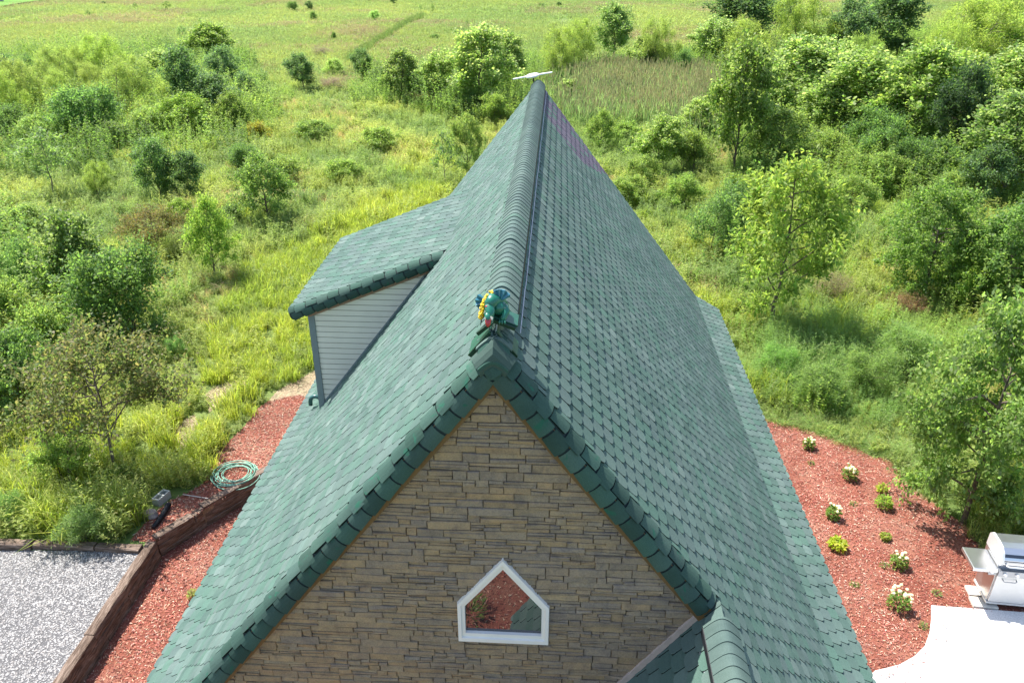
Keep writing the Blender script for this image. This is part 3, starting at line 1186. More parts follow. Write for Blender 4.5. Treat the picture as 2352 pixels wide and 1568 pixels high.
# forearm with claws
m = MB()
m.tube([DC + Vector(p) for p in ((.11, .0, .29), (.14, -.05, .25), (.115, -.09, .19), (.10, -.10, .165))], [.045, .042, .032, .034], 10)
for k in (-1, 0, 1):
    p = DC + Vector((.10 + .022 * k, -.105, .165))
    m.tube([p, p + Vector((.006 * k, -.04, -.004)), p + Vector((.008 * k, -.055, -.022))], [.016, .013, .003], 6)
m.build('foreleg', M_DG, dg, smooth=True)
dg.matrix_basis = Matrix.Translation(DC + Vector((-.015, -.03, .0))) @ Matrix.Diagonal((.84, .84, .82, 1))

# ------------------------------------------------------------------ left yard: timbers, hose, block, drain, rocks
def mat_timber():
    m, nt, b = new_mat('weathered_timber')
    n = noise(nt, 3.0, 8, .75, .8, stretch=(1, 9, 9))
    n2 = noise(nt, 1.1, 3, .6)
    r = ramp(nt, n.outputs[0], [(.28, (.035, .026, .020)), (.48, (.135, .103, .080)), (.70, (.36, .30, .25))])
    r2 = ramp(nt, n2.outputs[0], [(.3, (.62, .55, .5)), (.7, (1.2, 1.12, 1.08))])
    nt.links.new(mul(nt, r.outputs[0], r2.outputs[0]), b.inputs['Base Color'])
    b.inputs['Roughness'].default_value = .9
    b.inputs['Specular IOR Level'].default_value = .15
    bump(nt, b, n.outputs[0], .9, .03)
    return m


M_TIM = mat_timber()
rt = random.Random(8)


def timber(a, b, zt, w=.2, h=.2, side=0.0, parent=None):
    a, b = Vector((a[0], a[1], 0)), Vector((b[0], b[1], 0))
    d = b - a
    L = d.length
    o = empty('x', (0, 0, 0)) if False else None
    ang = math.atan2(d.y, d.x)
    ns = max(4, int(L / .22))
    m = MB()
    ringp = []
    for i in range(ns + 1):
        x = L * i / ns
        j = lambda s: rt.uniform(-s, s)
        e = .012
        ring = [(-w / 2 + j(e), -h + j(.004)), (w / 2 + j(e), -h + j(.004)), (w / 2 + j(e), -h * .5 + j(e)), (w / 2 - .012 + j(e), -.014 + j(.008)), (w / 2 - .035 + j(e), j(.006)), (0, j(.006)),
                (-w / 2 + .03 + j(e), j(.006)), (-w / 2 + j(e), -.02 + j(.006)), (-w / 2 + j(e), -h * .5 + j(e))]
        ringp.append([Vector((x, p[0], p[1])) for p in ring])
    n = 9
    for i in range(ns):
        for k in range(n):
            k2 = (k + 1) % n
            m.poly([ringp[i][k], ringp[i + 1][k], ringp[i + 1][k2], ringp[i][k2]])
    m.poly(list(reversed(ringp[0]))); m.poly(ringp[-1])
    ob = m.build('timber', M_TIM, parent)
    ob.matrix_basis = Matrix.Translation(Vector((a.x, a.y, zt))) @ Matrix.Rotation(ang, 4, 'Z')
    if parent is not None: ob.matrix_parent_inverse = wm(parent).inverted()
    return ob


tw = empty('retaining_wall', (T1.x, T1.y, LOWZ), 0, 'stacked weathered brown timbers holding back the gravel and upper red mulch bed', 'retaining wall')
nd = Vector((-tdir0.y, tdir0.x, 0))
if nd.x < 0: nd = -nd
ctr = T1 + nd * .0
cuts = [0, 2.55, 5.0, 7.6, 10.2]
for lev, zt in enumerate((.05, -.15, -.35)):
    off = [0, 1.2, .3][lev]
    c2 = [max(0, c - off) for c in cuts]
    for a, b in zip(c2[:-1], c2[1:]):
        if b - a < .1: continue
        sh = nd * (.02 + .012 * lev + rt.uniform(-.006, .006))
        timber(T1 + tdir0 * (a + .01) + sh, T1 + tdir0 * (b - .012) + sh, zt + rt.uniform(-.006, .006), .21, .195, parent=tw)
q = [gp(352, 1237), gp(440, 1185), gp(461, 1167), gp(640, 1064)]
for lev, zt in enumerate((.06, -.14, -.34)):
    for i in range(3):
        d = (q[i + 1] - q[i]).normalized()
        if lev and i == 1: continue
        e = q[i + 1] if not (lev and i == 0) else q[2]
        timber(q[i] + d * .02 + Vector((.01 * lev, -.01 * lev, 0)), e - d * .015 + Vector((.01 * lev, -.01 * lev, 0)), zt + (.0 if i == 0 else (-.035 if i == 1 else .03)) + rt.uniform(-.008, .008), .2, .195, parent=tw)
te = empty('timber_edging', gp(80, 1258), 0, 'row of grey weathered timbers laid between gravel and tall grass', 'edging')
timber(gp(-90, 1254), gp(77, 1257), .17, .2, .2, parent=te)
timber(gp(82, 1255), gp(222, 1260), .13, .2, .2, parent=te)
timber(gp(226, 1260), gp(325, 1266), .12, .2, .2, parent=te)

# hose: a loose coil
m = MB()
hc = gp(541, 1094)
pts = []
for k in range(9 * 28):
    a = 2 * math.pi * k / 28
    turn = k / 28
    r = .46 + .09 * math.sin(turn * 2.3) - .012 * turn
    ex, ey = .06 * math.sin(turn * 1.7), .05 * math.cos(turn * 2.9)
    zz = .03 + .012 * turn + .012 * math.sin(a * 2 + turn)
    pts.append(hc + Vector((math.cos(a) * r * 1.05 + ex, math.sin(a) * r * .98 + ey, zz)))
m.tube(pts, .0125, 6, cap=True)
tag(m.build('garden_hose', mat_plain('green_hose', (.16, .33, .24), .4, var=.5, scale=3, spec=.4), smooth=True), 'pale green garden hose lying in a loose coil on red mulch', 'hose')

# concrete block
bc = gp(373, 1150)
cb = MB()
Mb = Matrix.Translation(bc + Vector((0, 0, .0))) @ Matrix.Rotation(math.radians(74), 4, 'Z') @ Matrix.Scale(.95, 4)
for (a, b) in (((-.2, -.1, 0), (.2, -.065, .19)), ((-.2, .065, 0), (.2, .1, .19)), ((-.2, -.065, 0), (-.165, .065, .19)), ((.165, -.065, 0), (.2, .065, .19)), ((-.018, -.065, 0), (.018, .065, .19))):
    cb.box(a, b, M=Mb)
tag(cb.build('concrete_block', mat_plain('grey_block', (.42, .43, .40), .95, var=.25, scale=40, bmp=.4)), 'grey hollow concrete block half hidden by grass beside the mulch', 'concrete block')

# black drain pipe
m = MB()
a, b = gp(388, 1163), gp(352, 1216)
pp = []
for k in range(61):
    s = k / 60
    pp.append(a.lerp(b, s) + Vector((.05 * math.sin(s * 3), 0, .06 + .03 * math.sin(s * 3.1))))
m.tube(pp, [.062 + (.008 if k % 2 else -.004) - .018 * (k / 60) for k in range(61)], 10)
tag(m.build('drain_pipe', M_BLACK), 'black corrugated drain pipe end lying on red mulch above the timbers', 'pipe')
# rock and stick
m = MB(); rr_ = random.Random(2)
m.blob(gp(348, 1186, 0) + Vector((0, .0, .07)), (.17, .14, .12), nu=10, nv=7, noise=.14, rng=rr_)
tag(m.build('rock', mat_plain('pinkish_rock', (.33, .27, .24), .9, var=.3, scale=9, bmp=.5)), 'rounded pinkish grey rock next to the black drain pipe', 'rock')
m = MB(); m.tube([gp(421, 1139) + Vector((0, 0, .05)), gp(452, 1143) + Vector((0, 0, .04)), gp(487, 1148) + Vector((0, 0, .03))], .012, 6)
tag(m.build('stick', mat_plain('bleached_wood', (.5, .44, .38), .8)), 'thin bleached stick lying at the grass edge behind the concrete block', 'stick')

# ------------------------------------------------------------------ grill
gr = empty('gas_grill', gp(2262, 1391, .05), math.radians(-4.5), 'stainless steel gas grill with side shelf beside the white patio', 'grill')
M_SS = mat_plain('stainless', (.60, .60, .60), .28, .9, .06, 5, stretch=(1, 1, 30))
M_SSD = mat_plain('grey_steel', (.33, .34, .36), .35, .8, .08, 5)
M_LT = mat_plain('light_steel', (.66, .65, .63), .4, .35, .04, 5)
M_NAVY = mat_plain('dark_lid_band', (.02, .024, .045), .25, .2, spec=.6)
GM = wm(gr) @ Matrix.Scale(1.08, 4)


def gbox(name, a, b, mat, parent=gr, M=IDN):
    m = MB(); m.box(a, b, M=GM @ M); return m.build(name, mat, parent)


def bevelled(o, w=.01):
    bm = bmesh.new(); bm.from_mesh(o.data)
    bmesh.ops.bevel(bm, geom=list(bm.edges), offset=w, segments=2, affect='EDGES', profile=.6)
    bm.to_mesh(o.data); bm.free()
    return o


CWd = 1.22
gbox('cabinet', (0, .03, .10), (CWd, .55, .80), M_SS)
gbox('base_rail', (-.01, -.005, .075), (CWd + .01, .56, .115), M_LT)
for k in range(2):
    x0 = .02 + k * .59
    d = bevelled(gbox('cabinet_door', (x0, -.005, .125), (x0 + .585, .03, .73), M_LT), .006)
    m = MB(); hx0 = x0 + (.10 if k == 0 else .27)
    m.tube([GM @ Vector(p) for p in ((hx0, -.008, .655), (hx0, -.045, .645), (hx0 + .02, -.05, .625), (hx0 + .20, -.05, .625), (hx0 + .22, -.045, .645), (hx0 + .22, -.008, .655))], .009, 8)
    m.build('door_handle', M_SSD, d, smooth=True)
pan = bevelled(gbox('control_panel', (-.005, -.06, .745), (CWd + .005, .04, .865), M_SSD), .008)
for k in range(6):
    m = MB(); x = .10 + k * .195
    m.tube([GM @ Vector((x, -.06, .805)), GM @ Vector((x, -.072, .805)), GM @ Vector((x, -.074, .805)), GM @ Vector((x, -.105, .805))], [.036, .036, .026, .023], 14)
    m.build('knob', M_PALE, pan)
gbox('firebox', (0, .03, .80), (CWd, .56, .93), M_SS)
# lid: rounded profile extruded along x, with end cheeks and a dark band
prof = [(.0, .93), (-.012, .97), (-.006, 1.06), (.05, 1.155), (.14, 1.215), (.27, 1.235), (.50, 1.23), (.56, 1.17), (.57, .93)]
m = MB()
for i in range(len(prof) - 1):
    (y0, z0), (y1, z1) = prof[i], prof[i + 1]
    m.poly([GM @ Vector(p) for p in ((.04, y0, z0), (CWd - .04, y0, z0), (CWd - .04, y1, z1), (.04, y1, z1))])
lid = m.build('lid', M_SS, gr)
m = MB()
(y0, z0), (y1, z1) = (-.0085, 1.02), (.045, 1.152)
m.poly([GM @ Vector(p) for p in ((.045, -.014, 1.035), (CWd - .045, -.014, 1.035), (CWd - .045, .043, 1.152), (.045, .043, 1.152))])
m.build('lid_band', M_NAVY, lid)
for x0 in (0, CWd - .045):
    m = MB()
    big_ = [(y - .012 if y < .2 else y + .005, z + .012) for y, z in prof]
    A = [GM @ Vector((x0, y, z)) for y, z in big_]; B = [GM @ Vector((x0 + .045, y, z)) for y, z in big_]
    m.poly(A); m.poly(list(reversed(B)))
    for i in range(len(A) - 1): m.poly([A[i], B[i], B[i + 1], A[i + 1]])
    m.build('lid_cheek', M_LT, lid)
m = MB(); m.tube([GM @ Vector(p) for p in ((.09, -.01, .99), (.09, -.07, .985), (.12, -.08, .98), (CWd - .12, -.08, .98), (CWd - .09, -.07, .985), (CWd - .09, -.01, .99))], .016, 10)
m.build('lid_handle', M_PALE, lid, smooth=True)
sh = bevelled(gbox('side_shelf', (-.42, -.05, .80), (-.005, .50, .87), M_SS), .02)
m = MB(); m.tube([GM @ Vector((-.12, -.05, .835)), GM @ Vector((-.12, -.062, .835)), GM @ Vector((-.12, -.09, .835))], [.034, .034, .024], 12); m.build('knob', M_PALE, sh)
gbox('shelf_bracket', (-.12, .02, .70), (0, .48, .80), M_SSD)
for (x, y) in ((.06, .07), (.06, .50), (CWd - .06, .07), (CWd - .06, .50)):
    m = MB(); m.tube([GM @ Vector((x - .02, y, .035)), GM @ Vector((x + .02, y, .035))], .04, 12); m.build('caster', M_BLACK, gr)
for i, (x, y) in enumerate(((2262, 1388), (2252, 1362))):
    p = gp(x - 8, y, .0)
    m = MB(); m.box((-.2, -.13, .015), (.25, .13, .075), M=Matrix.Translation(p) @ Matrix.Rotation(-.08, 4, 'Z'))
    tag(bevelled(m.build('paver', mat_plain('pale_paver', (.55, .52, .45), .85, var=.1)), .008),
        ['pale paver slab under the front left caster of the grill', 'pale paver slab under the rear left caster of the grill'][i], 'paver', 'pavers under the grill')

# ------------------------------------------------------------------ headstones on the far lawn
HS = [((2, 11), 1.1, .75, (.16, .18, .22), 'low blue grey headstone at the very left on the far lawn'),
      ((16, 6), 1.1, .7, (.20, .21, .25), 'grey headstone second from left on the far lawn'),
      ((35, 3), 1.6, .8, (.09, .05, .065), 'wide dark maroon headstone on the far lawn'),
      ((75, 5), .9, .85, (.12, .12, .15), 'dark grey upright headstone in the middle of the far lawn row'),
      ((92, 8), .9, .75, (.17, .18, .23), 'blue grey headstone nearest the meadow on the far lawn'),
      ((110, 3), 1.0, .7, (.13, .13, .16), 'rightmost grey headstone on the far lawn')]
for (pq, w, h, c, lab) in HS:
    p = gp(*pq)
    p.z = float(hill(p.x, p.y)) + .38
    hs = empty('headstone', p, 0, lab, 'headstone', 'headstones on the far lawn')
    mt = mat_plain('polished_granite', c, .3, var=.2, scale=30)
    m = MB(); m.box((-w * .62, -.25, 0), (w * .62, .25, .16), M=Matrix.Translation(p)); m.build('plinth', mt, hs)
    m = MB()
    out = [(-w / 2, .16), (w / 2, .16), (w / 2, h * .85), (w * .3, h), (-w * .3, h), (-w / 2, h * .85)]
    A = [p + Vector((x, -.11, z)) for x, z in out]; B = [p + Vector((x, .11, z)) for x, z in out]
    m.poly(A); m.poly(list(reversed(B)))
    for i in range(6): m.poly([A[i], B[i], B[(i + 1) % 6], A[(i + 1) % 6]])
    m.build('tablet', mt, hs)

# ------------------------------------------------------------------ foliage tools
def unit(v):
    return v / (np.linalg.norm(v, axis=-1, keepdims=True) + 1e-9)


def leaves(c, d, nrm, L, w, fold=.12):
    """c base points, d leaf directions, nrm approximate normals -> quads"""
    d = unit(d)
    side = unit(np.cross(d, nrm))
    up = np.cross(side, d)
    L = np.asarray(L)[:, None]; w = np.asarray(w)[:, None]
    V = np.empty((len(c), 4, 3))
    V[:, 0] = c
    V[:, 1] = c + d * L * .5 + side * w * .5 + up * w * fold
    V[:, 2] = c + d * L - up * L * .08
    V[:, 3] = c + d * L * .5 - side * w * .5 + up * w * fold
    return V


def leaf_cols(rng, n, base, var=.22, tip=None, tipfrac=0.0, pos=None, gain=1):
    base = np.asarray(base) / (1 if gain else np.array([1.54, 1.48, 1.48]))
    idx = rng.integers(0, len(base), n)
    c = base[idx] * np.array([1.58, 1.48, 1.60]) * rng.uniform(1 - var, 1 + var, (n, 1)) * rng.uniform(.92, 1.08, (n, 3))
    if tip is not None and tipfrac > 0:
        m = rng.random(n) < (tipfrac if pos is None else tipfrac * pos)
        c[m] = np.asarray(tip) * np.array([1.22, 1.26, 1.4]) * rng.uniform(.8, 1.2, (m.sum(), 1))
    return c


def vnoise(x, y, s, seed):
    """smooth value noise in 0..1"""
    rg = np.random.default_rng(seed)
    T = rg.random((64, 64))
    u, v = x / s, y / s
    i, j = np.floor(u).astype(int), np.floor(v).astype(int)
    f, g = u - i, v - j
    f = f * f * (3 - 2 * f); g = g * g * (3 - 2 * g)
    t = lambda a, b: T[a % 64, b % 64]
    return (t(i, j) * (1 - f) + t(i + 1, j) * f) * (1 - g) + (t(i, j + 1) * (1 - f) + t(i + 1, j + 1) * f) * g


def fbm(x, y, s, seed): return .55 * vnoise(x, y, s, seed) + .3 * vnoise(x, y, s / 2.3, seed + 1) + .15 * vnoise(x, y, s / 5, seed + 2)


TREE_KINDS = {}


def tree_proto(kind, seed, H=5, W=3.4, cb=.2, limbs=14, twigs=7, lpt=55, L=.13, wd=.06, base=((.075, .13, .03),), tip=None, tipf=0.0,
               rise=(.3, .8), tr=.07, droop=0.0, spread=.16, twl=.32, stems=1, prof='oval', leafdir=.8, top=True, shoots=12):
    rng = np.random.default_rng(seed)
    mb = MB()
    LV, LC = [], []
    for st in range(stems):
        off = np.array([0, 0]) if stems == 1 else rng.normal(0, W * .10, 2)
        lean = rng.normal(0, .05 if stems == 1 else .16, 2) * H
        n = 7
        tz = np.linspace(0, H * .93, n)
        tp = np.stack([off[0] + lean[0] * (tz / H) ** 1.3, off[1] + lean[1] * (tz / H) ** 1.3, tz], 1)
        tp[1:, :2] += rng.normal(0, H * .008, (n - 1, 2))
        mb.tube([Vector(p) for p in tp], list(np.linspace(tr, tr * .15, n)), 6)
        nl = max(3, limbs // stems)
        for i in range(nl + (2 if top else 0)):
            s = (i + .5) / nl if i < nl else .97
            s = min(s, .98)
            t = cb + (1 - cb) * s ** .9
            zi = t * .93
            k = min(zi * (n - 1) / .93, n - 1.001)
            b = tp[int(k)] * (1 - (k - int(k))) + tp[int(k) + 1] * (k - int(k))
            if prof == 'oval': pr = math.sqrt(max(.06, 1 - ((s - .38) / .66) ** 2))
            elif prof == 'cone': pr = max(.15, 1 - .82 * s)
            elif prof == 'vase': pr = .45 + .6 * s if s < .8 else .9 - (s - .8) * 2.2
            else: pr = math.sqrt(max(.05, 1 - s ** 2.2))
            r = W / 2 * pr * rng.uniform(.45, 1.22)
            az = i * 2.399 + rng.uniform(-.5, .5) + st * 1.3
            e = rng.uniform(*rise)
            dr = np.array([math.cos(az), math.sin(az), 0])
            end = b + dr * r + np.array([0, 0, r * math.tan(e)])
            lim = H * rng.uniform(.66, 1.05) * (1 - .30 * min(1.3, r / (W / 2)) ** 2)
            if end[2] > lim: end[2] = max(lim, b[2] + .02)
            if i >= nl: end = b + dr * r * .3 + np.array([0, 0, H * .07])
            ss = np.linspace(0, 1, 6)[:, None]
            lp = b + (end - b) * ss
            lp[:, 2] += (np.sin(ss[:, 0] * math.pi) * r * .10 - droop * r * ss[:, 0] ** 2)
            lp[1:] += rng.normal(0, r * .03, (5, 3))
            mb.tube([Vector(p) for p in lp], list(np.linspace(tr * .34 * (1 - .5 * s) + .006, .004, 6)), 4, cap=False)
            if i < nl and shoots and rng.random() < shoots / max(6, nl):
                m = int(lpt * .55)
                q0 = lp[rng.integers(3, 6)]
                sl_ = H * rng.uniform(.07, .17)
                v = rng.random(m)
                tdv = unit(np.array([rng.normal(0, .22), rng.normal(0, .22), 1.0]))
                c = q0 + tdv * (v * sl_)[:, None] + rng.normal(0, spread * .5, (m, 3)) * (1.15 - v)[:, None]
                d = tdv * .5 + rng.normal(0, .8, (m, 3))
                Lq = L * rng.uniform(.6, 1.15, m)
                LV.append(leaves(c, d, np.array([0, 0, 1.0]) + rng.normal(0, .6, (m, 3)), Lq, Lq * wd / L))
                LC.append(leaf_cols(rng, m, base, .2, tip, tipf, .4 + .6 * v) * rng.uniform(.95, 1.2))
            nt_ = max(2, int(twigs * (.5 + pr * .6)))
            for q in range(nt_):
                u = rng.uniform(.42, 1.0) if q else 1.0
                k2 = min(u * 5, 4.999)
                tb = lp[int(k2)] * (1 - (k2 - int(k2))) + lp[int(k2) + 1] * (k2 - int(k2))
                td = unit(dr * rng.uniform(.2, 1.1) + rng.normal(0, .62, 3) + np.array([0, 0, .50 - droop * 1.2]))
                tl = twl * W * .5 * rng.uniform(.5, 1.5)
                m = int(lpt * .70 * rng.uniform(.4, 1.4))
                Lk = 1.16
                v = rng.random(m) ** .7
                c = tb + td * (v * tl)[:, None] + rng.normal(0, spread, (m, 3)) * np.array([1, 1, 1.05]) * (.6 + .4 * v)[:, None]
                c[:, 2] -= droop * 1.1 * (v ** 2) * tl
                d = td * leafdir + rng.normal(0, .75, (m, 3)) + np.array([0, 0, -.1 - droop * 2.0])
                nr = np.array([0, 0, 1.0]) + rng.normal(0, .55, (m, 3))
                Lq = L * Lk * rng.uniform(.65, 1.25, m)
                LV.append(leaves(c, d, nr, Lq, Lq * wd / L))
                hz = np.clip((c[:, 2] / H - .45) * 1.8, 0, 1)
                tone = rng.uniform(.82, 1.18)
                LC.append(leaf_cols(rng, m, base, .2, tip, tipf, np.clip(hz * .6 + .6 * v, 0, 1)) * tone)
    V = np.concatenate(LV); C = np.concatenate(LC)
    ok = V[:, :, 2].min(1) > .01
    cm = quads_mesh('crown', V[ok], C[ok], M_LEAF)
    tm = mb.mesh('trunk', M_BARK)
    top_z = np.percentile(V[:, :, 2], 99.3)
    rad = np.percentile(np.hypot(V[:, :, 0], V[:, :, 1]), 95)
    TREE_KINDS.setdefault(kind, []).append((cm, tm, float(top_z), float(rad) * 2))


G1 = (.105, .175, .042); G2 = (.092, .152, .042); G3 = (.130, .200, .048); G4 = (.072, .125, .046); G5 = (.165, .225, .055)
YG = (.200, .245, .058); PALE = (.190, .235, .095); GREY = (.120, .165, .090)
for sd in (1, 2):
    tree_proto('willow', sd, 5, 3.2, .10, 30, 12, 62, .16, .034, ((.170, .225, .058), (.150, .21, .055), (.155, .205, .062)), None, 0, (.6, 1.15), .06, .10, .17, .42, stems=2, prof='oval')
    tree_proto('maple', sd + 10, 5.5, 3.4, .10, 30, 10, 66, .14, .11, (G1, G3, G1, G5), (.25, .285, .115), .45, (.6, 1.2), .08, 0, .16, .36)
    tree_proto('dark', sd + 20, 4.5, 2.6, .05, 28, 10, 60, .12, .07, (G4, G2, (.062, .115, .046)), GREY, .18, (.7, 1.25), .06, 0, .15, .36, prof='oval')
    tree_proto('shrubdark', sd + 30, 2.6, 2.8, .04, 34, 10, 58, .10, .055, (G2, G4, G1), G3, .15, (.3, 1.15), .035, .0, .14, .34, stems=4, prof='dome')
    tree_proto('shrublight', sd + 40, 2.0, 2.2, .04, 30, 9, 54, .10, .045, (G1, G3, G5), YG, .3, (.2, 1.0), .03, .02, .10, .30, stems=4, prof='dome')
    tree_proto('oaky', sd + 70, 5.2, 4.8, .12, 32, 12, 88, .115, .085, (G1, G2, G3), PALE, .22, (-.05, .40), .10, .12, .12, .30, prof='oval')
for sd in (1, 2):
    tree_proto('sapling', sd + 50, 3.4, 1.9, .34, 12, 5, 36, .15, .055, (G1, G3, GREY), G5, .3, (.2, .8), .035, .03, .12, .30, prof='oval')
    tree_proto('ash', sd + 60, 4.6, 3.2, .14, 26, 9, 62, .15, .062, (G3, G1, G5), YG, .35, (.2, .9), .075, .06, .14, .30, prof='oval')
    tree_proto('fluffy', sd + 80, 1.5, 1.5, .05, 26, 7, 70, .11, .014, ((.125, .205, .062), (.145, .225, .07)), (.18, .25, .08), .3, (.5, 1.2), .012, .02, .10, .34, stems=6, prof='dome')
tree_proto('crab', 90, 3.6, 4.4, .30, 26, 11, 52, .10, .06, ((.100, .128, .042), (.088, .130, .038), (.118, .115, .046)), (.15, .13, .06), .25, (.0, .85), .055, -.04, .11, .34, stems=1, prof='oval')
tree_proto('brush', 92, 1.3, 1.8, .05, 24, 6, 40, .10, .012, ((.15, .12, .105), (.12, .10, .08), (.10, .115, .05)), None, 0, (.4, 1.1), .015, 0, .12, .34, stems=6, prof='dome')
tree_proto('yellowbush', 94, 1.3, 1.2, .05, 22, 6, 50, .08, .035, ((.22, .20, .02), (.16, .19, .025)), (.30, .25, .02), .4, (.4, 1.1), .012, 0, .09, .3, stems=5, prof='dome')

plant_count = {}
GRP_T = 'trees and shrubs grown up on the overgrown field'
NAMES = {'willow': ('willow_tree', 'tree'), 'maple': ('maple_tree', 'tree'), 'dark': ('leafy_tree', 'tree'), 'shrubdark': ('shrub', 'shrub'), 'shrublight': ('shrub', 'shrub'),
         'oaky': ('broadleaf_tree', 'tree'), 'sapling': ('sapling', 'sapling'), 'ash': ('young_tree', 'tree'), 'fluffy': ('weed_bush', 'bush'), 'crab': ('crabapple_tree', 'tree'),
         'brush': ('brush_clump', 'bush'), 'yellowbush': ('flowering_bush', 'bush')}
rp = random.Random(77)


def plant(kind, bx, by, ty, wpx, label, tint=(1, 1, 1), zs=1.0, group=GRP_T):
    p = gp(bx, by)
    p.z = float(hill(p.x, p.y))
    h = max(.5, height_at(p, ty) - p.z) * zs
    w = wpx * depth_of(p + Vector((0, 0, h / 2))) / F
    k = plant_count.get(kind, 0)
    plant_count[kind] = k + 1
    var = TREE_KINDS[kind]
    cm, tm, th, tw_ = var[k % len(var)]
    name, cat = NAMES[kind]
    r = empty(name, (p.x, p.y, p.z - .03), rp.uniform(0, 6.28), label, cat, group)
    r.scale = (w / tw_ * 1.06, w / tw_ * 1.06, h / th)
    r.matrix_basis = Matrix.Translation((p.x, p.y, p.z - .03)) @ Matrix.Rotation(rp.uniform(0, 6.28), 4, 'Z') @ Matrix.Diagonal((w / tw_ * 1.06, w / tw_ * 1.06, h / th, 1))
    for nm, me in (('crown', cm), ('trunk', tm)):
        o = bpy.data.objects.new(nm, me)
        COL.objects.link(o)
        o.parent = r
        v = rp.uniform(.9, 1.1)
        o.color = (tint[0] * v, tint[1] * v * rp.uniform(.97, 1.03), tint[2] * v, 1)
    return r


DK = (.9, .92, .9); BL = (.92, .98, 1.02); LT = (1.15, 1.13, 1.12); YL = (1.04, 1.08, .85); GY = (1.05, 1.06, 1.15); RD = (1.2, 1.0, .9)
P = plant
# --- upper left group
P('dark', 7, 245, 115, 126, 'dark green tree cut by the left photo edge, upper corner', DK)
P('shrubdark', 50, 215, 128, 75, 'blue green shrub behind the leftmost willow', BL)
P('willow', 45, 300, 158, 101, 'yellow green willow nearest the left photo edge', YL)
P('willow', 125, 245, 105, 109, 'feathery willow just right of the blue green corner shrub', LT)
P('willow', 196, 228, 102, 71, 'narrow upright willow between two wider feathery willows, upper left', (1.05, 1.05, .95))
P('willow', 277, 222, 75, 109, 'tall twin topped willow standing against the far field, upper left', YL)
P('willow', 288, 288, 132, 143, 'broad willow with visible fan of bare stems at its foot', LT)
P('dark', 343, 248, 155, 55, 'small thin crowned tree between the stemmy willow and darker trees', LT)
P('shrubdark', 212, 338, 200, 150, 'large glossy dark bush below the willows at upper left', BL)
P('shrublight', 165, 318, 200, 100, 'bright leafy bush in front of the feathery willow, upper left')
P('willow', 414, 270, 146, 92, 'pale willow in front of the dark leaning tree', LT)
P('maple', 482, 165, 52, 112, 'round golden topped tree rising highest above the left thicket', YL)
P('dark', 440, 290, 109, 92, 'tall dark leaning tree in middle of the left thicket', DK)
P('dark', 530, 232, 106, 75, 'grey green tree on right side of the left thicket', GY)
P('dark', 505, 300, 171, 109, 'dark full tree below the grey green one, left thicket', DK)
P('ash', 440, 325, 214, 114, 'yellow leaved young tree in front of the dark leaning tree', YL)
P('ash', 548, 310, 211, 87, 'light leafy young tree at right foot of the left thicket')
P('maple', 515, 210, 159, 52, 'lime leaved small tree peeking between two dark trees', YL)
P('shrublight', 345, 335, 250, 110, 'spreading light bush below the stemmy willow', GY)
P('sapling', 265, 350, 275, 60, 'slender sapling standing before the glossy dark bush')
P('yellowbush', 612, 250, 216, 42, 'golden yellow bush at the edge of the open field, left', )
P('sapling', 608, 226, 156, 42, 'narrow sapling just behind the golden yellow bush', GY)
P('yellowbush', 600, 335, 278, 58, 'orange yellow tinged bush below the golden one', (.8, .8, 1.2))
P('dark', 700, 208, 122, 72, 'lone mid green tree at centre left of the field', (.95, .95, .9))
P('brush', 762, 207, 174, 80, 'purple brown dead brush beside the lone mid green tree', (1.25, 1.1, 1.25))
P('shrublight', 768, 172, 134, 48, 'pale silvery shrub behind the purple brown brush', (1.4, 1.35, 1.7))
P('brush', 738, 128, 105, 44, 'low grey brush behind the lone mid green tree', (1.1, 1.1, 1.2))
P('willow', 240, 262, 144, 92, 'feathery willow filling the gap left of the broad stemmy willow', (1.1, 1.1, 1.0))
P('willow', 85, 272, 133, 92, 'soft willow between the edge willow and the wide feathery one', LT)
P('willow', 160, 280, 159, 92, 'low rounded willow in front of the feathery pair, upper left', (.95, 1.0, .9))
P('maple', 372, 205, 115, 86, 'pale leafed tree behind the dark leaning tree', LT)
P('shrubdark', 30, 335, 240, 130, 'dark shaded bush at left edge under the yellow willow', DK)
P('ash', 100, 350, 266, 92, 'light leafy bush left of the glossy dark bush', GY)
P('maple', 478, 268, 165, 80, 'lit leafy tree squeezed between the two darkest left trees', (1.1, 1.1, .9))
P('dark', 575, 262, 165, 55, 'slim dusky tree at the right end of the left thicket', GY)
P('shrublight', 655, 425, 360, 90, 'low weedy bush in the open left meadow above the dormer')
P('shrublight', 60, 540, 470, 110, 'weedy rounded bush at the left edge below the bare trunk sapling', GY)
P('shrublight', 720, 330, 275, 90, 'grey leaved low bush in the meadow right of the orange tinged bush', GY)
P('shrublight', 870, 350, 290, 100, 'leafy low bush in the meadow left of the main ridge', LT)
P('shrubdark', 560, 400, 330, 90, 'shadowed bush left of the large loose tree top', DK)
P('shrublight', 790, 420, 365, 90, 'pale meadow bush above the dormer roof corner', LT)
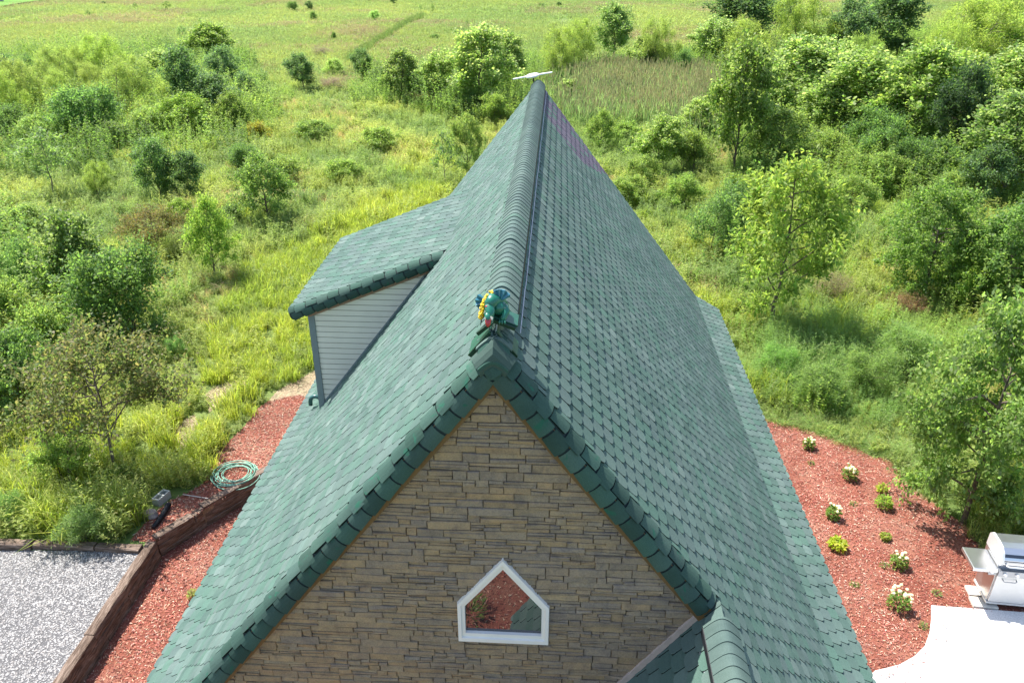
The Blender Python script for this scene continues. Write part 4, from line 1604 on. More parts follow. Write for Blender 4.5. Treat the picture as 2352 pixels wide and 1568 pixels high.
# --- left middle
P('sapling', 128, 458, 292, 100, 'tall grey leaved sapling with thin bare trunk, left meadow', GY)
P('shrublight', 373, 350, 304, 98, 'lime yellow round crowned bush top in the left meadow', YL)
P('dark', 376, 465, 318, 105, 'green tree below a lime yellow crown, left meadow', (1.15, 1.15, .95))
P('dark', 440, 462, 345, 78, 'dark narrow tree right of the lime crowned one', DK)
P('ash', 620, 515, 352, 135, 'large loose leafy tree left of the dormer roof', (.85, .9, .95))
P('willow', 225, 458, 372, 70, 'small wispy yellow willow in the left meadow', YL)
P('sapling', 165, 420, 350, 45, 'small dark sapling right of the bare trunk sapling', DK)
P('shrubdark', 530, 515, 468, 75, 'low dark bush left of the large loose leafy tree')
P('ash', 420, 520, 455, 60, 'yellow leaved seedling above the brown tinged bush', YL)
P('crab', 368, 590, 475, 150, 'brown tinged bush above the big dark glossy bush', RD)
P('ash', 495, 645, 452, 110, 'thin bright leaved sapling with bare trunk by the yellow grass', YL)
P('shrubdark', 290, 795, 575, 235, 'biggest dark glossy bush in the left foreground', DK)
P('maple', 185, 745, 490, 165, 'bushy olive tree left of the biggest dark glossy bush', (.8, .82, .8))
P('shrubdark', 70, 700, 555, 110, 'dark small tree amid weeds near the left photo edge', BL)
P('shrublight', 15, 770, 640, 120, 'leafy shrub half cut by the left photo edge, mid height', GY)
P('shrubdark', 40, 940, 760, 200, 'tall dark vine covered bush at left edge behind the crabapple', DK)
P('shrublight', 130, 850, 700, 130, 'pale weedy bush behind the brownish crabapple crown', GY)
P('fluffy', 258, 820, 725, 60, 'spiky upright weed in front of the biggest dark bush', (.75, .85, .9))
P('fluffy', 408, 830, 770, 42, 'spiky weed at right foot of the biggest dark bush', (.75, .85, .9))
P('crab', 270, 1094, 760, 380, 'open brownish leaved crabapple tree in left foreground grass')
P('shrublight', 165, 1100, 990, 130, 'low leafy shrub left of the crabapple trunk')
P('fluffy', 215, 1238, 1165, 115, 'feathery fresh green bush by the grey timber edging')
P('fluffy', 20, 1200, 1130, 90, 'soft feathery weed bush in the grass at left photo edge', (.85, .9, .9))
P('shrublight', 280, 1110, 1075, 90, 'dim low bush right at the crabapple foot', DK)
# --- centre, behind the ridge
P('dark', 840, 185, 112, 58, 'dark round tree beside the end of the trodden path', (.95, .95, .85))
P('sapling', 874, 218, 137, 46, 'slim green tree right of the path end tree')
P('maple', 925, 240, 112, 84, 'pale topped full tree left of the roof ridge', (.95, .97, .95))
P('crab', 985, 247, 198, 90, 'low brown green bush at foot of the pale topped tree', DK)
P('maple', 1015, 245, 118, 95, 'loose pale young tree between two fuller trees, centre left', LT)
P('maple', 1100, 260, 60, 150, 'tallest pale leaved tree just left of the white antenna', LT)
P('maple', 1165, 225, 75, 80, 'pale tree directly behind the white antenna', LT)
P('shrubdark', 1062, 262, 195, 110, 'dark bush under the tallest pale leaved tree')
P('shrublight', 1140, 285, 215, 85, 'olive bush against the left roof slope near the ridge end', (.9, .9, .8))
P('willow', 1320, 178, 45, 112, 'tall feathery willow right of the ridge end', YL)
P('willow', 1278, 195, 62, 90, 'feathery yellow willow nearest the ridge end', YL)
P('maple', 1410, 148, 8, 92, 'tall dense tree with pale tips right of the willows', (.85, .9, .95))
P('shrubdark', 1425, 172, 125, 110, 'bush row at foot of the tall dense tree')
P('maple', 1470, 178, 82, 75, 'pale medium tree between the tall dense tree and thin willow', LT)
P('willow', 1525, 182, 38, 100, 'thin airy willow standing behind the reeds', (1.1, 1.1, 1.0))
P('shrubdark', 1570, 195, 112, 60, 'dark blue green bush at right end of the reeds', BL)
P('maple', 1303, 232, 182, 62, 'cream tinted bush right beside the ridge end', LT)
P('sapling', 1024, 442, 298, 68, 'grey green sapling left of the main roof slope', GY)
P('ash', 1074, 400, 262, 76, 'leafy young tree leaning over the left roof slope')
P('ash', 1377, 350, 252, 72, 'yellow green young tree right of the mauve shingles')
P('maple', 1505, 405, 265, 118, 'bushy pale tree below the reeds on the right', (1.0, 1.0, .9))
P('ash', 1475, 445, 358, 78, 'small leafy tree near the right roof edge')
P('shrublight', 1440, 330, 280, 80, 'light weed bush between reeds and roof')
# --- right wood
P('dark', 1700, 130, -43, 150, 'tall dark tree at top, left end of the right wood', DK)
P('maple', 1778, 95, -45, 90, 'pale tree touching the top photo edge, right wood', LT)
P('maple', 1640, 160, 42, 114, 'blue green bushy tree left of the golden willow mass', GY)
P('willow', 1725, 172, 46, 150, 'wide golden willow mass at left of the right wood', YL)
P('willow', 1858, 158, -21, 156, 'tall golden willow in the right wood top', YL)
P('dark', 1925, 160, -5, 114, 'green tree right of the tall golden willow', (1.05, 1.05, 1.1))
P('dark', 2030, 140, -50, 156, 'dark spiky tree standing before the open field, top right', DK)
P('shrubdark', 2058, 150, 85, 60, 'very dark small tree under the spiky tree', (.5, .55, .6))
P('willow', 2170, 215, -5, 204, 'broad golden green tree left part of the top right mass', YL)
P('willow', 2270, 205, -52, 228, 'largest golden green tree with a bare dark limb, top right', YL)
P('maple', 2345, 225, 0, 132, 'cream tipped tree cut by the right photo edge, top', LT)
P('maple', 1685, 400, 91, 150, 'tall tree with dark trunk side at left of the right wood', (.9, .95, .8))
P('maple', 1825, 275, 84, 198, 'big pale leaved maple in middle of the right wood', LT)
P('ash', 1770, 408, 251, 180, 'leafy bush tree below the big pale maple')
P('maple', 1978, 335, 122, 228, 'wide light maple right of the big pale maple', (1.1, 1.1, 1.0))
P('maple', 2085, 360, 102, 198, 'tall mid green maple at heart of the right wood', (.95, 1.0, .85))
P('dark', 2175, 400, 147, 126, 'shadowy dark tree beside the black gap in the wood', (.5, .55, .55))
P('shrubdark', 1998, 375, 250, 150, 'dark glossy shrub under the wide light maple', BL)
P('maple', 2290, 290, 110, 186, 'cream leaved tree high on the right side', LT)
P('maple', 2300, 460, 210, 210, 'biggest dark footed tree at the right photo edge', (.85, .92, .9))
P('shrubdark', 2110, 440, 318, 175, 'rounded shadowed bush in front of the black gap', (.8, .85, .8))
P('ash', 2015, 455, 352, 130, 'light leafy bush front row of the right wood')
P('ash', 2165, 478, 395, 95, 'small pale leafy tree in front of the wood', GY)
P('shrublight', 1580, 400, 298, 110, 'green bush right of the pale tree below the reeds')
P('shrublight', 1905, 400, 300, 110, 'mid green bush between leafy bush tree and dark glossy shrub')
P('maple', 1900, 330, 184, 132, 'soft pale small maple behind the front bushes')
P('dark', 2240, 480, 330, 110, 'deep green small tree left of the biggest dark footed tree', DK)
P('shrublight', 1440, 470, 405, 90, 'weedy bush close to the right roof edge')
P('shrubdark', 1660, 580, 420, 160, 'grey green rounded bush left of the bright young tree', GY)
P('ash', 1772, 755, 372, 250, 'large bright leaved young tree right of the roof', (1.08, 1.08, .9))
P('oaky', 2118, 690, 425, 210, 'dense green tree with visible trunk, right middle', (.95, 1.0, .85))
P('oaky', 2285, 720, 470, 210, 'dense tree right of the visible trunk tree', (.8, .9, .85))
P('ash', 2225, 730, 590, 120, 'yellow tipped bush between the dense right trees', YL)
P('shrublight', 2335, 830, 690, 110, 'bright weed bush at the right photo edge above the oak', YL)
P('ash', 1945, 500, 405, 110, 'light bush right of the bright young tree top')
P('shrublight', 2060, 560, 470, 110, 'leafy low bush behind the visible trunk tree')
P('brush', 1905, 690, 625, 120, 'brown dry brush right of the bright young tree', (1.0, 1.0, .8))
P('brush', 2080, 730, 670, 100, 'reddish dry brush below the visible trunk tree', (1.3, 1.0, .8))
P('fluffy', 1884, 935, 838, 105, 'round feathery green bush right of the roof edge')
P('fluffy', 1985, 905, 800, 130, 'feathery weed bank right of the round feathery bush', (1.0, 1.0, .95))
P('fluffy', 2070, 850, 745, 130, 'feathery pale weed bush left of the oak crown', LT)
P('fluffy', 1780, 870, 790, 90, 'fine green weed bush beside the right eave', (.9, 1, .9))
P('oaky', 2212, 1200, 705, 320, 'nearest oak like tree with leaning trunk behind the grill')
P('oaky', 2370, 1130, 760, 200, 'second oak like tree half outside the right photo edge', (.95, 1, .85))
P('shrublight', 2290, 1230, 1120, 110, 'low pale bush right of the leaning oak trunk', LT)
P('maple', 1750, 300, 143, 144, 'bright leafy maple between the trunk sided tree and big pale maple', (1.05, 1.05, .95))
P('maple', 1900, 255, 92, 132, 'sunlit maple behind the wide light maple', LT)
P('maple', 2190, 300, 120, 144, 'sunny leafed maple above the shadowy dark tree', (1.1, 1.1, .95))
P('maple', 2240, 400, 209, 132, 'light maple between the shadowy tree and the photo edge tree', LT)
P('ash', 1850, 470, 370, 120, 'leafy sunlit bush behind the bright young tree', (1.05, 1.05, 1.0))
P('maple', 1600, 320, 224, 84, 'small pale tree at the right end of the reeds', LT)
P('shrublight', 1700, 480, 400, 100, 'bush between the roof and the leafy bush tree', (1.1, 1.1, 1.0))
P('willow', 1990, 215, 80, 108, 'soft willow under the dark spiky tree', (1.0, 1.05, .95))
P('willow', 2110, 230, 50, 120, 'golden willow right of the dark spiky tree', YL)
P('ash', 2310, 590, 480, 110, 'light leafed tree at the right edge in front of the biggest tree', LT)
P('shrublight', 1560, 480, 400, 100, 'rounded weed bush at the roof side of the grey green bush')
# --- far field dots
FAR = [(672, 26, 3, 24, 'shrubdark', 'grey shrub left of a pair in the far field', GY), (712, 24, 2, 18, 'dark', 'upright dark shrub of a stacked pair, far field', DK),
       (721, 46, 27, 20, 'shrubdark', 'small dark shrub below its upright neighbour, far field', DK), (861, 50, 24, 24, 'shrublight', 'silver leaved round shrub in the far field', (1.5, 1.5, 2.2)),
       (903, 8, -8, 14, 'dark', 'dark shrub at the top photo edge near the silver shrub', DK), (1245, 22, 8, 18, 'shrubdark', 'left dark dot shrub far behind the ridge', BL),
       (1283, 23, 4, 14, 'dark', 'right dark dot shrub far behind the ridge', DK), (1000, 96, 78, 22, 'shrubdark', 'olive shrub in the field right of the path', (1, 1, .9)),
       (994, 30, 8, 9, 'sapling', 'thin dark seedling right of the path top', DK), (966, 26, 10, 10, 'sapling', 'pale thin seedling above the path', GY),
       (1073, 62, 44, 9, 'sapling', 'tiny dark seedling in the centre of the far field', DK), (421, 92, 58, 26, 'sapling', 'loose sapling left of the golden topped tree', GY),
       (768, 92, 74, 12, 'shrubdark', 'tiny dark shrub below the stacked pair', DK), (205, 45, 24, 14, 'sapling', 'dark thin sapling in the pinkish far meadow', DK),
       (240, 14, 3, 11, 'dark', 'dark dot shrub near the lawn in the far meadow', DK), (312, 22, 6, 12, 'sapling', 'greyish seedling in the top left meadow', DK),
       (385, 24, 2, 22, 'sapling', 'olive sapling near the top of the left meadow', (1, 1, .8)), (1450, 60, 30, 16, 'sapling', 'seedling in the field left of the thin airy willow', GY)]
for bx, by, ty, w, kd, lab, tn in FAR:
    P(kd, bx, by, ty, w, lab, tn, group='small shrubs dotted over the far field')

# ------------------------------------------------------------------ planted bed on the right
M_PET = mat_plain('cream_petal', (.72, .66, .36), .6, var=.1, scale=40)


def bed_plant(px, py, h, w, label, flowers, tint, seed, leafy=260, L=.09, wd=.045, z=0.0):
    h, w, L = h * .80, w * .74, L * .75
    rng = np.random.default_rng(seed)
    p = gp(px, py, z)
    r = empty('flowering_plant' if flowers else 'bed_plant', p, 0, label, 'plant', 'young plants in the mulch beds')
    n = leafy
    a = rng.uniform(0, 6.28, n); rr = w / 2 * np.sqrt(rng.random(n)); zz = h * (.25 + .75 * rng.random(n)) * (1 - .35 * (rr / (w / 2)) ** 2)
    c = np.stack([p.x + rr * np.cos(a), p.y + rr * np.sin(a), p.z + zz], 1)
    d = np.stack([np.cos(a), np.sin(a), np.full(n, .35)], 1) + rng.normal(0, .5, (n, 3))
    Lq = L * rng.uniform(.6, 1.2, n)
    V = leaves(c, d, np.array([0, 0, 1.]) + rng.normal(0, .4, (n, 3)), Lq, Lq * wd / L)
    o = link('foliage', quads_mesh('foliage', V, leaf_cols(rng, n, (G3, G1, G5), .2), M_LEAF), r)
    o.color = (*tint, 1)
    m = MB()
    for k in range(6):
        e = Vector((p.x + rng.uniform(-w, w) * .35, p.y + rng.uniform(-w, w) * .35, p.z + h * .8))
        m.tube([p, p.lerp(e, .5) + Vector((0, 0, h * .05)), e], [.008, .006, .004], 4)
    m.build('stem', M_BARK, r)
    for k in range(flowers):
        a_ = rng.uniform(0, 6.28); q = w / 2 * math.sqrt(rng.random()) * 1.05
        f = MB(); cc = Vector((p.x + q * math.cos(a_), p.y + q * math.sin(a_), p.z + h * rng.uniform(.8, 1.12)))
        rad = rng.uniform(.024, .042)
        rg = random.Random(int(k + seed * 31))
        f.blob(cc, (rad, rad, rad * .75), nu=8, nv=6, noise=.16, rng=rg)
        f.build('flower_head', M_PET, r)


bed_plant(1856, 1030, .34, .34, 'cream flowered young shrub farthest along the right bed', 9, (1, 1, 1), 1)
bed_plant(1950, 1100, .42, .42, 'fullest cream flowered shrub behind the green leafy plant', 14, (1, 1, 1), 2)
bed_plant(1912, 1190, .40, .36, 'upright cream flowered shrub close to the right eave', 8, (.9, 1, .9), 3)
bed_plant(2062, 1302, .40, .40, 'cream flowered shrub left of the grill', 8, (1, 1, 1), 4)
bed_plant(2062, 1398, .50, .50, 'cream flowered shrub nearest the white patio corner', 14, (.9, 1, .9), 5)
bed_plant(2028, 1166, .42, .42, 'bright green leafy plant without flowers in the right bed', 0, (1.25, 1.25, .9), 6, 320)
bed_plant(2024, 1130, .30, .24, 'small lime plant just behind the bright green leafy plant', 0, (1.6, 1.4, .8), 7, 120)
bed_plant(1922, 1260, .34, .36, 'lime yellow broad leaved plant by the right eave', 0, (1.9, 1.5, .7), 8, 150, .14, .07)
bed_plant(2032, 1238, .20, .22, 'tiny olive yellow plant in the middle of the right bed', 0, (1.3, 1.1, .8), 9, 120)
for i, (x, y, lab) in enumerate([(1960, 1160, 'sparse weed sprig near the upright cream shrub'), (2030, 1300, 'faint weed sprig left of the cream shrub by the grill'), (1962, 1345, 'pale seedling near the eave in the lower right bed'),
                                 (2152, 1365, 'little weed between the grill and lower cream shrub'), (2085, 1130, 'dim weed tuft right of the bright leafy plant'), (1862, 1066, 'small weed beside the far right eave'),
                                 (2120, 1440, 'grassy sprig beside the curved patio edge')]):
    bed_plant(x, y, .10, .22, lab, 0, (.95, 1, 1.1), 20 + i, 60, .06, .02)
bed_plant(443, 1372, .26, .24, 'small grey green plant beside the left eave', 0, (1.4, 1.25, 1.2), 40, 200, .06, .018, z=LOWZ)
for i, (x, y, hh, lab) in enumerate([(-1.5, 1.2, .5, 'leafy plant in the front mulch bed seen only in the window glass'), (-.1, -.6, .4, 'second small plant in the front mulch bed mirrored by the window'), (-.9, 2.6, .45, 'grassy plant below the gable window in the front bed')]):
    p = Vector((x, y, LOWZ))
    q = p - CAM
    z_ = q.dot(FW)
    rng = np.random.default_rng(60 + i)
    r = empty('bed_plant', p, 0, lab, 'plant', 'young plants in the mulch beds')
    n = 160
    a = rng.uniform(0, 6.28, n); rr = .28 * np.sqrt(rng.random(n))
    c = np.stack([x + rr * np.cos(a), y + rr * np.sin(a), LOWZ + hh * rng.random(n)], 1)
    V = leaves(c, np.stack([np.cos(a), np.sin(a), np.full(n, .9)], 1), np.array([0, 0, 1.]) + rng.normal(0, .4, (n, 3)), np.full(n, .16), np.full(n, .03))
    o = link('foliage', quads_mesh('foliage', V, leaf_cols(rng, n, (G3, G1), .2), M_LEAF), r)

# ------------------------------------------------------------------ scattered small stuff: mulch chips, gravel, straw
def area_points(rng, poly, dens):
    xs = [p[0] for p in poly]; ys_ = [p[1] for p in poly]
    n = int((max(xs) - min(xs)) * (max(ys_) - min(ys_)) * dens)
    x = rng.uniform(min(xs), max(xs), n); y = rng.uniform(min(ys_), max(ys_), n)
    k = pip(x, y, poly)
    return x[k], y[k]


def in_view(x, y, z=0, mar=60):
    v = np.stack([x, y, np.full_like(x, z) - CAMZ], 1)
    zc = v @ np.array(FW)
    px = 1176 + F * (v @ np.array(RT)) / np.maximum(zc, .1); py = 784 - F * (v @ np.array(CU)) / np.maximum(zc, .1)
    return (zc > 1) & (px > -mar) & (px < 2352 + mar) & (py > -mar) & (py < 1568 + mar)


def chips(name, x, y, z, rng, L, w, cols, label, flat=.25, view=True):
    if view:
        k = in_view(x, y, z, 160)
        x, y = x[k], y[k]
    n = len(x)
    c = np.stack([x, y, z + rng.uniform(.004, .022, n)], 1)
    a = rng.uniform(0, 6.28, n)
    d = np.stack([np.cos(a), np.sin(a), rng.normal(0, flat, n)], 1)
    Lq = L * rng.uniform(.5, 1.6, n)
    V = leaves(c, d, np.array([0, 0, 1.]) + rng.normal(0, .35, (n, 3)), Lq, w * rng.uniform(.6, 1.4, n), .3)
    V[:, :, 2] = np.maximum(V[:, :, 2], z + .003)
    C = leaf_cols(rng, n, cols, .3, gain=0)
    tn = np.clip((fbm(x, y, 1.6, 17)[:, None] - .3) / .4, 0, 1)
    C = C * (.78 + .42 * tn) * np.array([1, 1.10, .90]) + np.array([.03, .035, .028]) * np.clip(fbm(x + 9, y, 2.2, 23)[:, None] - .5, 0, 1) * 4
    o = link(name, quads_mesh(name, V, C, M_CHIP), None)
    tag(o, label, 'mulch' if 'mulch' in name else 'straw', kind='stuff')


M_CHIP = mat_plain('wood_chip', (1, 1, 1), .8, var=.1, scale=60, use_attr=True, spec=.25)
CH = ((.29, .075, .062), (.23, .06, .05), (.34, .11, .09), (.17, .042, .036), (.42, .21, .17), (.31, .09, .073), (.27, .08, .066), (.50, .34, .28), (.38, .15, .12))
rng = np.random.default_rng(3)
x, y = area_points(rng, [p for p in RBED], 900)
k = ~pip(x, y, PATIO)
chips('mulch_chips', x[k], y[k], .012, rng, .055, .014, CH, 'red wood chips covering the planting bed right of the house')
pc_ = np.array(gpl([(2009, 1543), (2031, 1538), (2065, 1529), (2099, 1510), (2123, 1486), (2134, 1455), (2138, 1425), (2138, 1393), (2246, 1401)]))
q_ = rng.random(260) * (len(pc_) - 1.001)
pp_ = pc_[q_.astype(int)] + (pc_[q_.astype(int) + 1] - pc_[q_.astype(int)]) * (q_ % 1)[:, None] + np.abs(rng.normal(0, .14, (260, 2))) * np.array([1, -1])
chips('mulch_chips', pp_[:, 0], pp_[:, 1], .047, rng, .045, .012, CH, 'stray red wood chips spilt over the edge of the white patio')
x, y = area_points(rng, BED_LOW, 900)
k = (x < -4.4) | (y < 4)
chips('mulch_chips', x[k], y[k], LOWZ + .002, rng, .06, .016, CH + ((.42, .22, .16),), 'red wood chips in the sunken bed along the left eave')
x, y = area_points(rng, [(-5, -3.5), (4, -3.5), (4, 4.5), (-5, 4.5)], 350)
chips('mulch_chips', x, y, LOWZ + .002, rng, .07, .018, CH, 'red wood chips in front of the gable mirrored by the window', view=False)
x, y = area_points(rng, UPBED, 900)
chips('mulch_chips', x, y, .010, rng, .06, .016, CH + ((.45, .30, .23), (.42, .27, .2)), 'red wood chips around the coiled hose')
ST = ((.42, .33, .22), (.36, .27, .17), (.48, .40, .28), (.30, .22, .14))
for poly, lab in ((DIRT1, 'dry straw on the upper bare patch in the left grass'), (DIRT2, 'dry straw on the lower bare patch in the left grass'), (STRAW, 'pale dry straw between red mulch and grass')):
    x, y = area_points(rng, poly, 500)
    chips('straw_litter', x, y, .012, rng, .13, .010, ST, lab, .3)

# gravel: small angular stones
x, y = area_points(rng, GRAVEL, 1500)
k = in_view(x, y, 0, 40)
x, y = x[k], y[k]
n = len(x)
oc = np.array([(1, 0, 0), (0, 1, 0), (-1, 0, 0), (0, -1, 0), (0, 0, 1.)])
sz = rng.uniform(.009, .021, n)
a = rng.uniform(0, 6.28, n)
Pq = np.repeat(oc[None], n, 0) * rng.uniform(.6, 1.3, (n, 5, 3)) + rng.normal(0, .12, (n, 5, 3))
Pq *= sz[:, None, None]
ca, sa = np.cos(a)[:, None], np.sin(a)[:, None]
Q = np.stack([Pq[:, :, 0] * ca - Pq[:, :, 1] * sa + x[:, None], Pq[:, :, 0] * sa + Pq[:, :, 1] * ca + y[:, None], np.abs(Pq[:, :, 2]) * .8 + .016], 2)
me = bpy.data.meshes.new('gravel_stones')
tri = np.array([(0, 1, 4), (1, 2, 4), (2, 3, 4), (3, 0, 4)])
idx = (np.arange(n)[:, None, None] * 5 + tri[None]).reshape(-1, 3)
me.vertices.add(n * 5); me.vertices.foreach_set('co', Q.astype(np.float32).ravel())
me.loops.add(len(idx) * 3); me.loops.foreach_set('vertex_index', idx.astype(np.int32).ravel())
me.polygons.add(len(idx)); me.polygons.foreach_set('loop_start', np.arange(len(idx), dtype=np.int32) * 3)
me.update(calc_edges=True)
gc = np.array([(.29, .282, .272), (.25, .243, .238), (.36, .35, .335), (.20, .195, .19), (.30, .28, .262)])[rng.integers(0, 5, n)] * rng.uniform(.8, 1.2, (n, 1))
face_col(me, np.repeat(gc, 4, 0))
me.materials.append(M_CHIP)
tag(link('gravel_stones', me), 'pale grey crushed gravel covering the parking area at lower left', 'gravel', kind='stuff')

# ------------------------------------------------------------------ undergrowth: clumps instanced over the field
SRC = {}


def blades(rng, n, h, spread, w, lean, cols, seedheads=None, curve=.35):
    """grass tuft: each blade two quads"""
    a = rng.uniform(0, 6.28, n); r = spread * np.sqrt(rng.random(n))
    b = np.stack([r * np.cos(a), r * np.sin(a), np.zeros(n)], 1)
    az = rng.uniform(0, 6.28, n)
    H_ = h * rng.uniform(.55, 1.15, n)
    dv = np.stack([np.cos(az), np.sin(az), np.zeros(n)], 1)
    ln = lean * rng.uniform(.3, 1.4, n)
    side = np.stack([-np.sin(az + rng.normal(0, .6, n)), np.cos(az), np.zeros(n)], 1) * (w / 2)
    mid = b + dv * (H_ * ln * .35)[:, None]; mid[:, 2] = H_ * .62
    tip = b + dv * (H_ * ln)[:, None]; tip[:, 2] = H_ * (1 - curve * ln)
    V1 = np.stack([b - side, b + side, mid + side * .8, mid - side * .8], 1)
    V2 = np.stack([mid - side * .8, mid + side * .8, tip + side * .12, tip - side * .12], 1)
    c = leaf_cols(rng, n, cols, .2)
    V = np.concatenate([V1, V2]); C = np.concatenate([c * .9, c * 1.05])
    if seedheads is not None:
        m = rng.random(n) < .38
        t = tip[m]; k = m.sum()
        for q in range(3):
            s2 = np.stack([np.cos(az[m] + q * 2.1), np.sin(az[m] + q * 2.1), np.zeros(k)], 1) * w * .9
            up = np.array([0, 0, h * .17])
            V = np.concatenate([V, np.stack([t - up * .4, t + s2 + up * .2, t + up, t - s2 + up * .2], 1)])
            C = np.concatenate([C, leaf_cols(rng, k, seedheads, .2)])
    return V, C


def forb(rng, stems, h, spread, L, w, per, cols, tip=None, tipf=0):
    LV, LC = [], []
    for s in range(stems):
        a = rng.uniform(0, 6.28); r = spread * math.sqrt(rng.random())
        b = np.array([r * math.cos(a), r * math.sin(a), 0]); hh = h * rng.uniform(.6, 1.1)
        top = b * 1.35 + np.array([rng.normal(0, .06), rng.normal(0, .06), hh])
        v = rng.uniform(.12, 1, per)
        c = b + (top - b) * v[:, None]
        aa = rng.uniform(0, 6.28, per)
        d = np.stack([np.cos(aa), np.sin(aa), rng.uniform(-.1, .8, per)], 1)
        Lq = L * rng.uniform(.6, 1.2, per) * (1.15 - .5 * v)
        LV.append(leaves(c, d, np.array([0, 0, 1.]) + rng.normal(0, .3, (per, 3)), Lq, Lq * w / L))
        LC.append(leaf_cols(rng, per, cols, .18, tip, tipf, v))
    return np.concatenate(LV), np.concatenate(LC)


WH_ = ((1.0, 1.0, 1.0), (.86, .9, .85), (1.1, 1.06, .95))
def src(coll, name, V, C):
    me = quads_mesh(name, V, C, M_LEAFI)
    o = bpy.data.objects.new(name, me)
    if coll not in SRC: SRC[coll] = bpy.data.collections.new(coll)
    SRC[coll].objects.link(o)


r0 = np.random.default_rng(9)
GRS = ((.175, .225, .042), (.155, .215, .045), (.195, .24, .050))
MIX = ((.135, .185, .055), (.155, .200, .062), (.118, .165, .055), (.18, .215, .078))
for i in range(3): src('tall_grass_clumps', 'grass_tuft', *blades(r0, 70, .75, .26, .018, .6, GRS))
for i in range(4): src('weed_clumps', 'weed_clump', *forb(r0, 11, .95, .32, .15, .040, 34, MIX, (.24, .285, .085), .3))
for i in range(2): src('weed_clumps', 'weed_tuft', *blades(r0, 60, .85, .3, .02, .55, MIX))
for i in range(3): src('fine_clumps', 'fine_weed', *forb(r0, 16, .9, .36, .10, .012, 60, ((.145, .22, .065), (.13, .20, .062)), (.19, .255, .09), .3))
for i in range(3): src('field_clumps', 'field_tuft', *blades(r0, 40, .50, .60, .034, .9, ((.168, .222, .082), (.150, .212, .075), (.185, .232, .098)), ((.205, .23, .12), (.195, .225, .10))))
for i in range(2): src('pink_clumps', 'seed_tuft', *blades(r0, 40, .52, .60, .032, .8, ((.175, .195, .095), (.170, .20, .09)), ((.225, .180, .142), (.21, .178, .135))))
for i in range(3): src('reed_clumps', 'reed_tuft', *blades(r0, 40, 1.9, .40, .032, .30, ((.120, .185, .070), (.135, .195, .080), (.110, .175, .066)), ((.165, .165, .105), (.155, .158, .10)), .25))
for i in range(4): src('bush_clumps', 'bush_clump', *forb(r0, 20, 1.5, .75, .14, .065, 46, (G1, G2, G3, G1), G5, .3))
for i in range(2): src('dry_clumps', 'dry_tuft', *blades(r0, 60, .6, .3, .016, .9, ((.30, .27, .14), (.23, .24, .10), (.28, .205, .125))))


def scatter(name, coll, pts, scl, tint, label, cat, rng, tilt=.12):
    n = len(pts)
    me = bpy.data.meshes.new(name)
    me.vertices.add(n)
    me.vertices.foreach_set('co', pts.astype(np.float32).ravel())
    rot = np.stack([rng.normal(0, tilt, n), rng.normal(0, tilt, n), rng.uniform(0, 6.28, n)], 1).astype(np.float32)
    for nm, typ, arr, key in (('rot', 'FLOAT_VECTOR', rot, 'vector'), ('scl', 'FLOAT_VECTOR', np.asarray(scl, np.float32), 'vector'), ('tint', 'FLOAT_COLOR', np.concatenate([tint, np.ones((n, 1))], 1).astype(np.float32), 'color')):
        a = me.attributes.new(nm, typ, 'POINT')
        a.data.foreach_set(key, arr.ravel())
    a = me.attributes.new('pick', 'INT', 'POINT')
    a.data.foreach_set('value', rng.integers(0, 50, n).astype(np.int32))
    ng = bpy.data.node_groups.new(name, 'GeometryNodeTree')
    ng.interface.new_socket('Geometry', in_out='INPUT', socket_type='NodeSocketGeometry')
    ng.interface.new_socket('Geometry', in_out='OUTPUT', socket_type='NodeSocketGeometry')
    gi = ng.nodes.new('NodeGroupInput'); go = ng.nodes.new('NodeGroupOutput')
    ci = ng.nodes.new('GeometryNodeCollectionInfo')
    ci.inputs['Collection'].default_value = SRC[coll]
    ci.inputs['Separate Children'].default_value = True
    ci.inputs['Reset Children'].default_value = True
    ip = ng.nodes.new('GeometryNodeInstanceOnPoints')
    ip.inputs['Pick Instance'].default_value = True
    def na(nm, dt):
        q = ng.nodes.new('GeometryNodeInputNamedAttribute'); q.data_type = dt; q.inputs['Name'].default_value = nm
        return [o for o in q.outputs if o.enabled and o.name == 'Attribute'][0]
    e2r = ng.nodes.new('FunctionNodeEulerToRotation')
    L_ = ng.links.new
    L_(gi.outputs[0], ip.inputs['Points'])
    L_(ci.outputs[0], ip.inputs['Instance'])
    L_(na('pick', 'INT'), ip.inputs['Instance Index'])
    L_(na('rot', 'FLOAT_VECTOR'), e2r.inputs[0]); L_(e2r.outputs[0], ip.inputs['Rotation'])
    L_(na('scl', 'FLOAT_VECTOR'), ip.inputs['Scale'])
    L_(ip.outputs[0], go.inputs[0])
    o = link(name, me)
    md_ = o.modifiers.new('scatter', 'NODES')
    md_.node_group = ng
    return tag(o, label, cat, kind='stuff')


HOUSE_POLY = [(-5.75, 3), (4.75, 3), (4.75, 21.2), (-5.75, 21.2)]
TIMP = [tuple(v[:2]) for v in (T1 + Vector((-.75, .35, 0)), T1 + Vector((.6, .3, 0)), T1 + tdir0 * 13 + Vector((.5, 0, 0)), T1 + tdir0 * 13 + Vector((-.6, 0, 0)))]
BLOCKP = gpl([(335, 1200), (345, 1130), (400, 1120), (480, 1120), (470, 1160), (400, 1180), (360, 1220)])
CLEAR = [BLOCKP, TIMP, HOUSE_POLY, BED_LOW, UPBED, GRAVEL, RBED, PATIO, STRAW, DIRT1, DIRT2, LAWN, TRK]
EDGE = gpl([(-120, 1238), (80, 1242), (330, 1248), (340, 1290), (-120, 1290)])
GRILLP = gpl([(2225, 1300), (2420, 1310), (2420, 1420), (2225, 1400)])
ASIDE = gpl([(1760, 960), (1840, 930), (1960, 965), (2080, 1020), (2190, 1140), (2150, 1165), (2085, 1102), (2041, 1052), (1955, 1024), (1870, 998)])   # trampled strip by the right bed


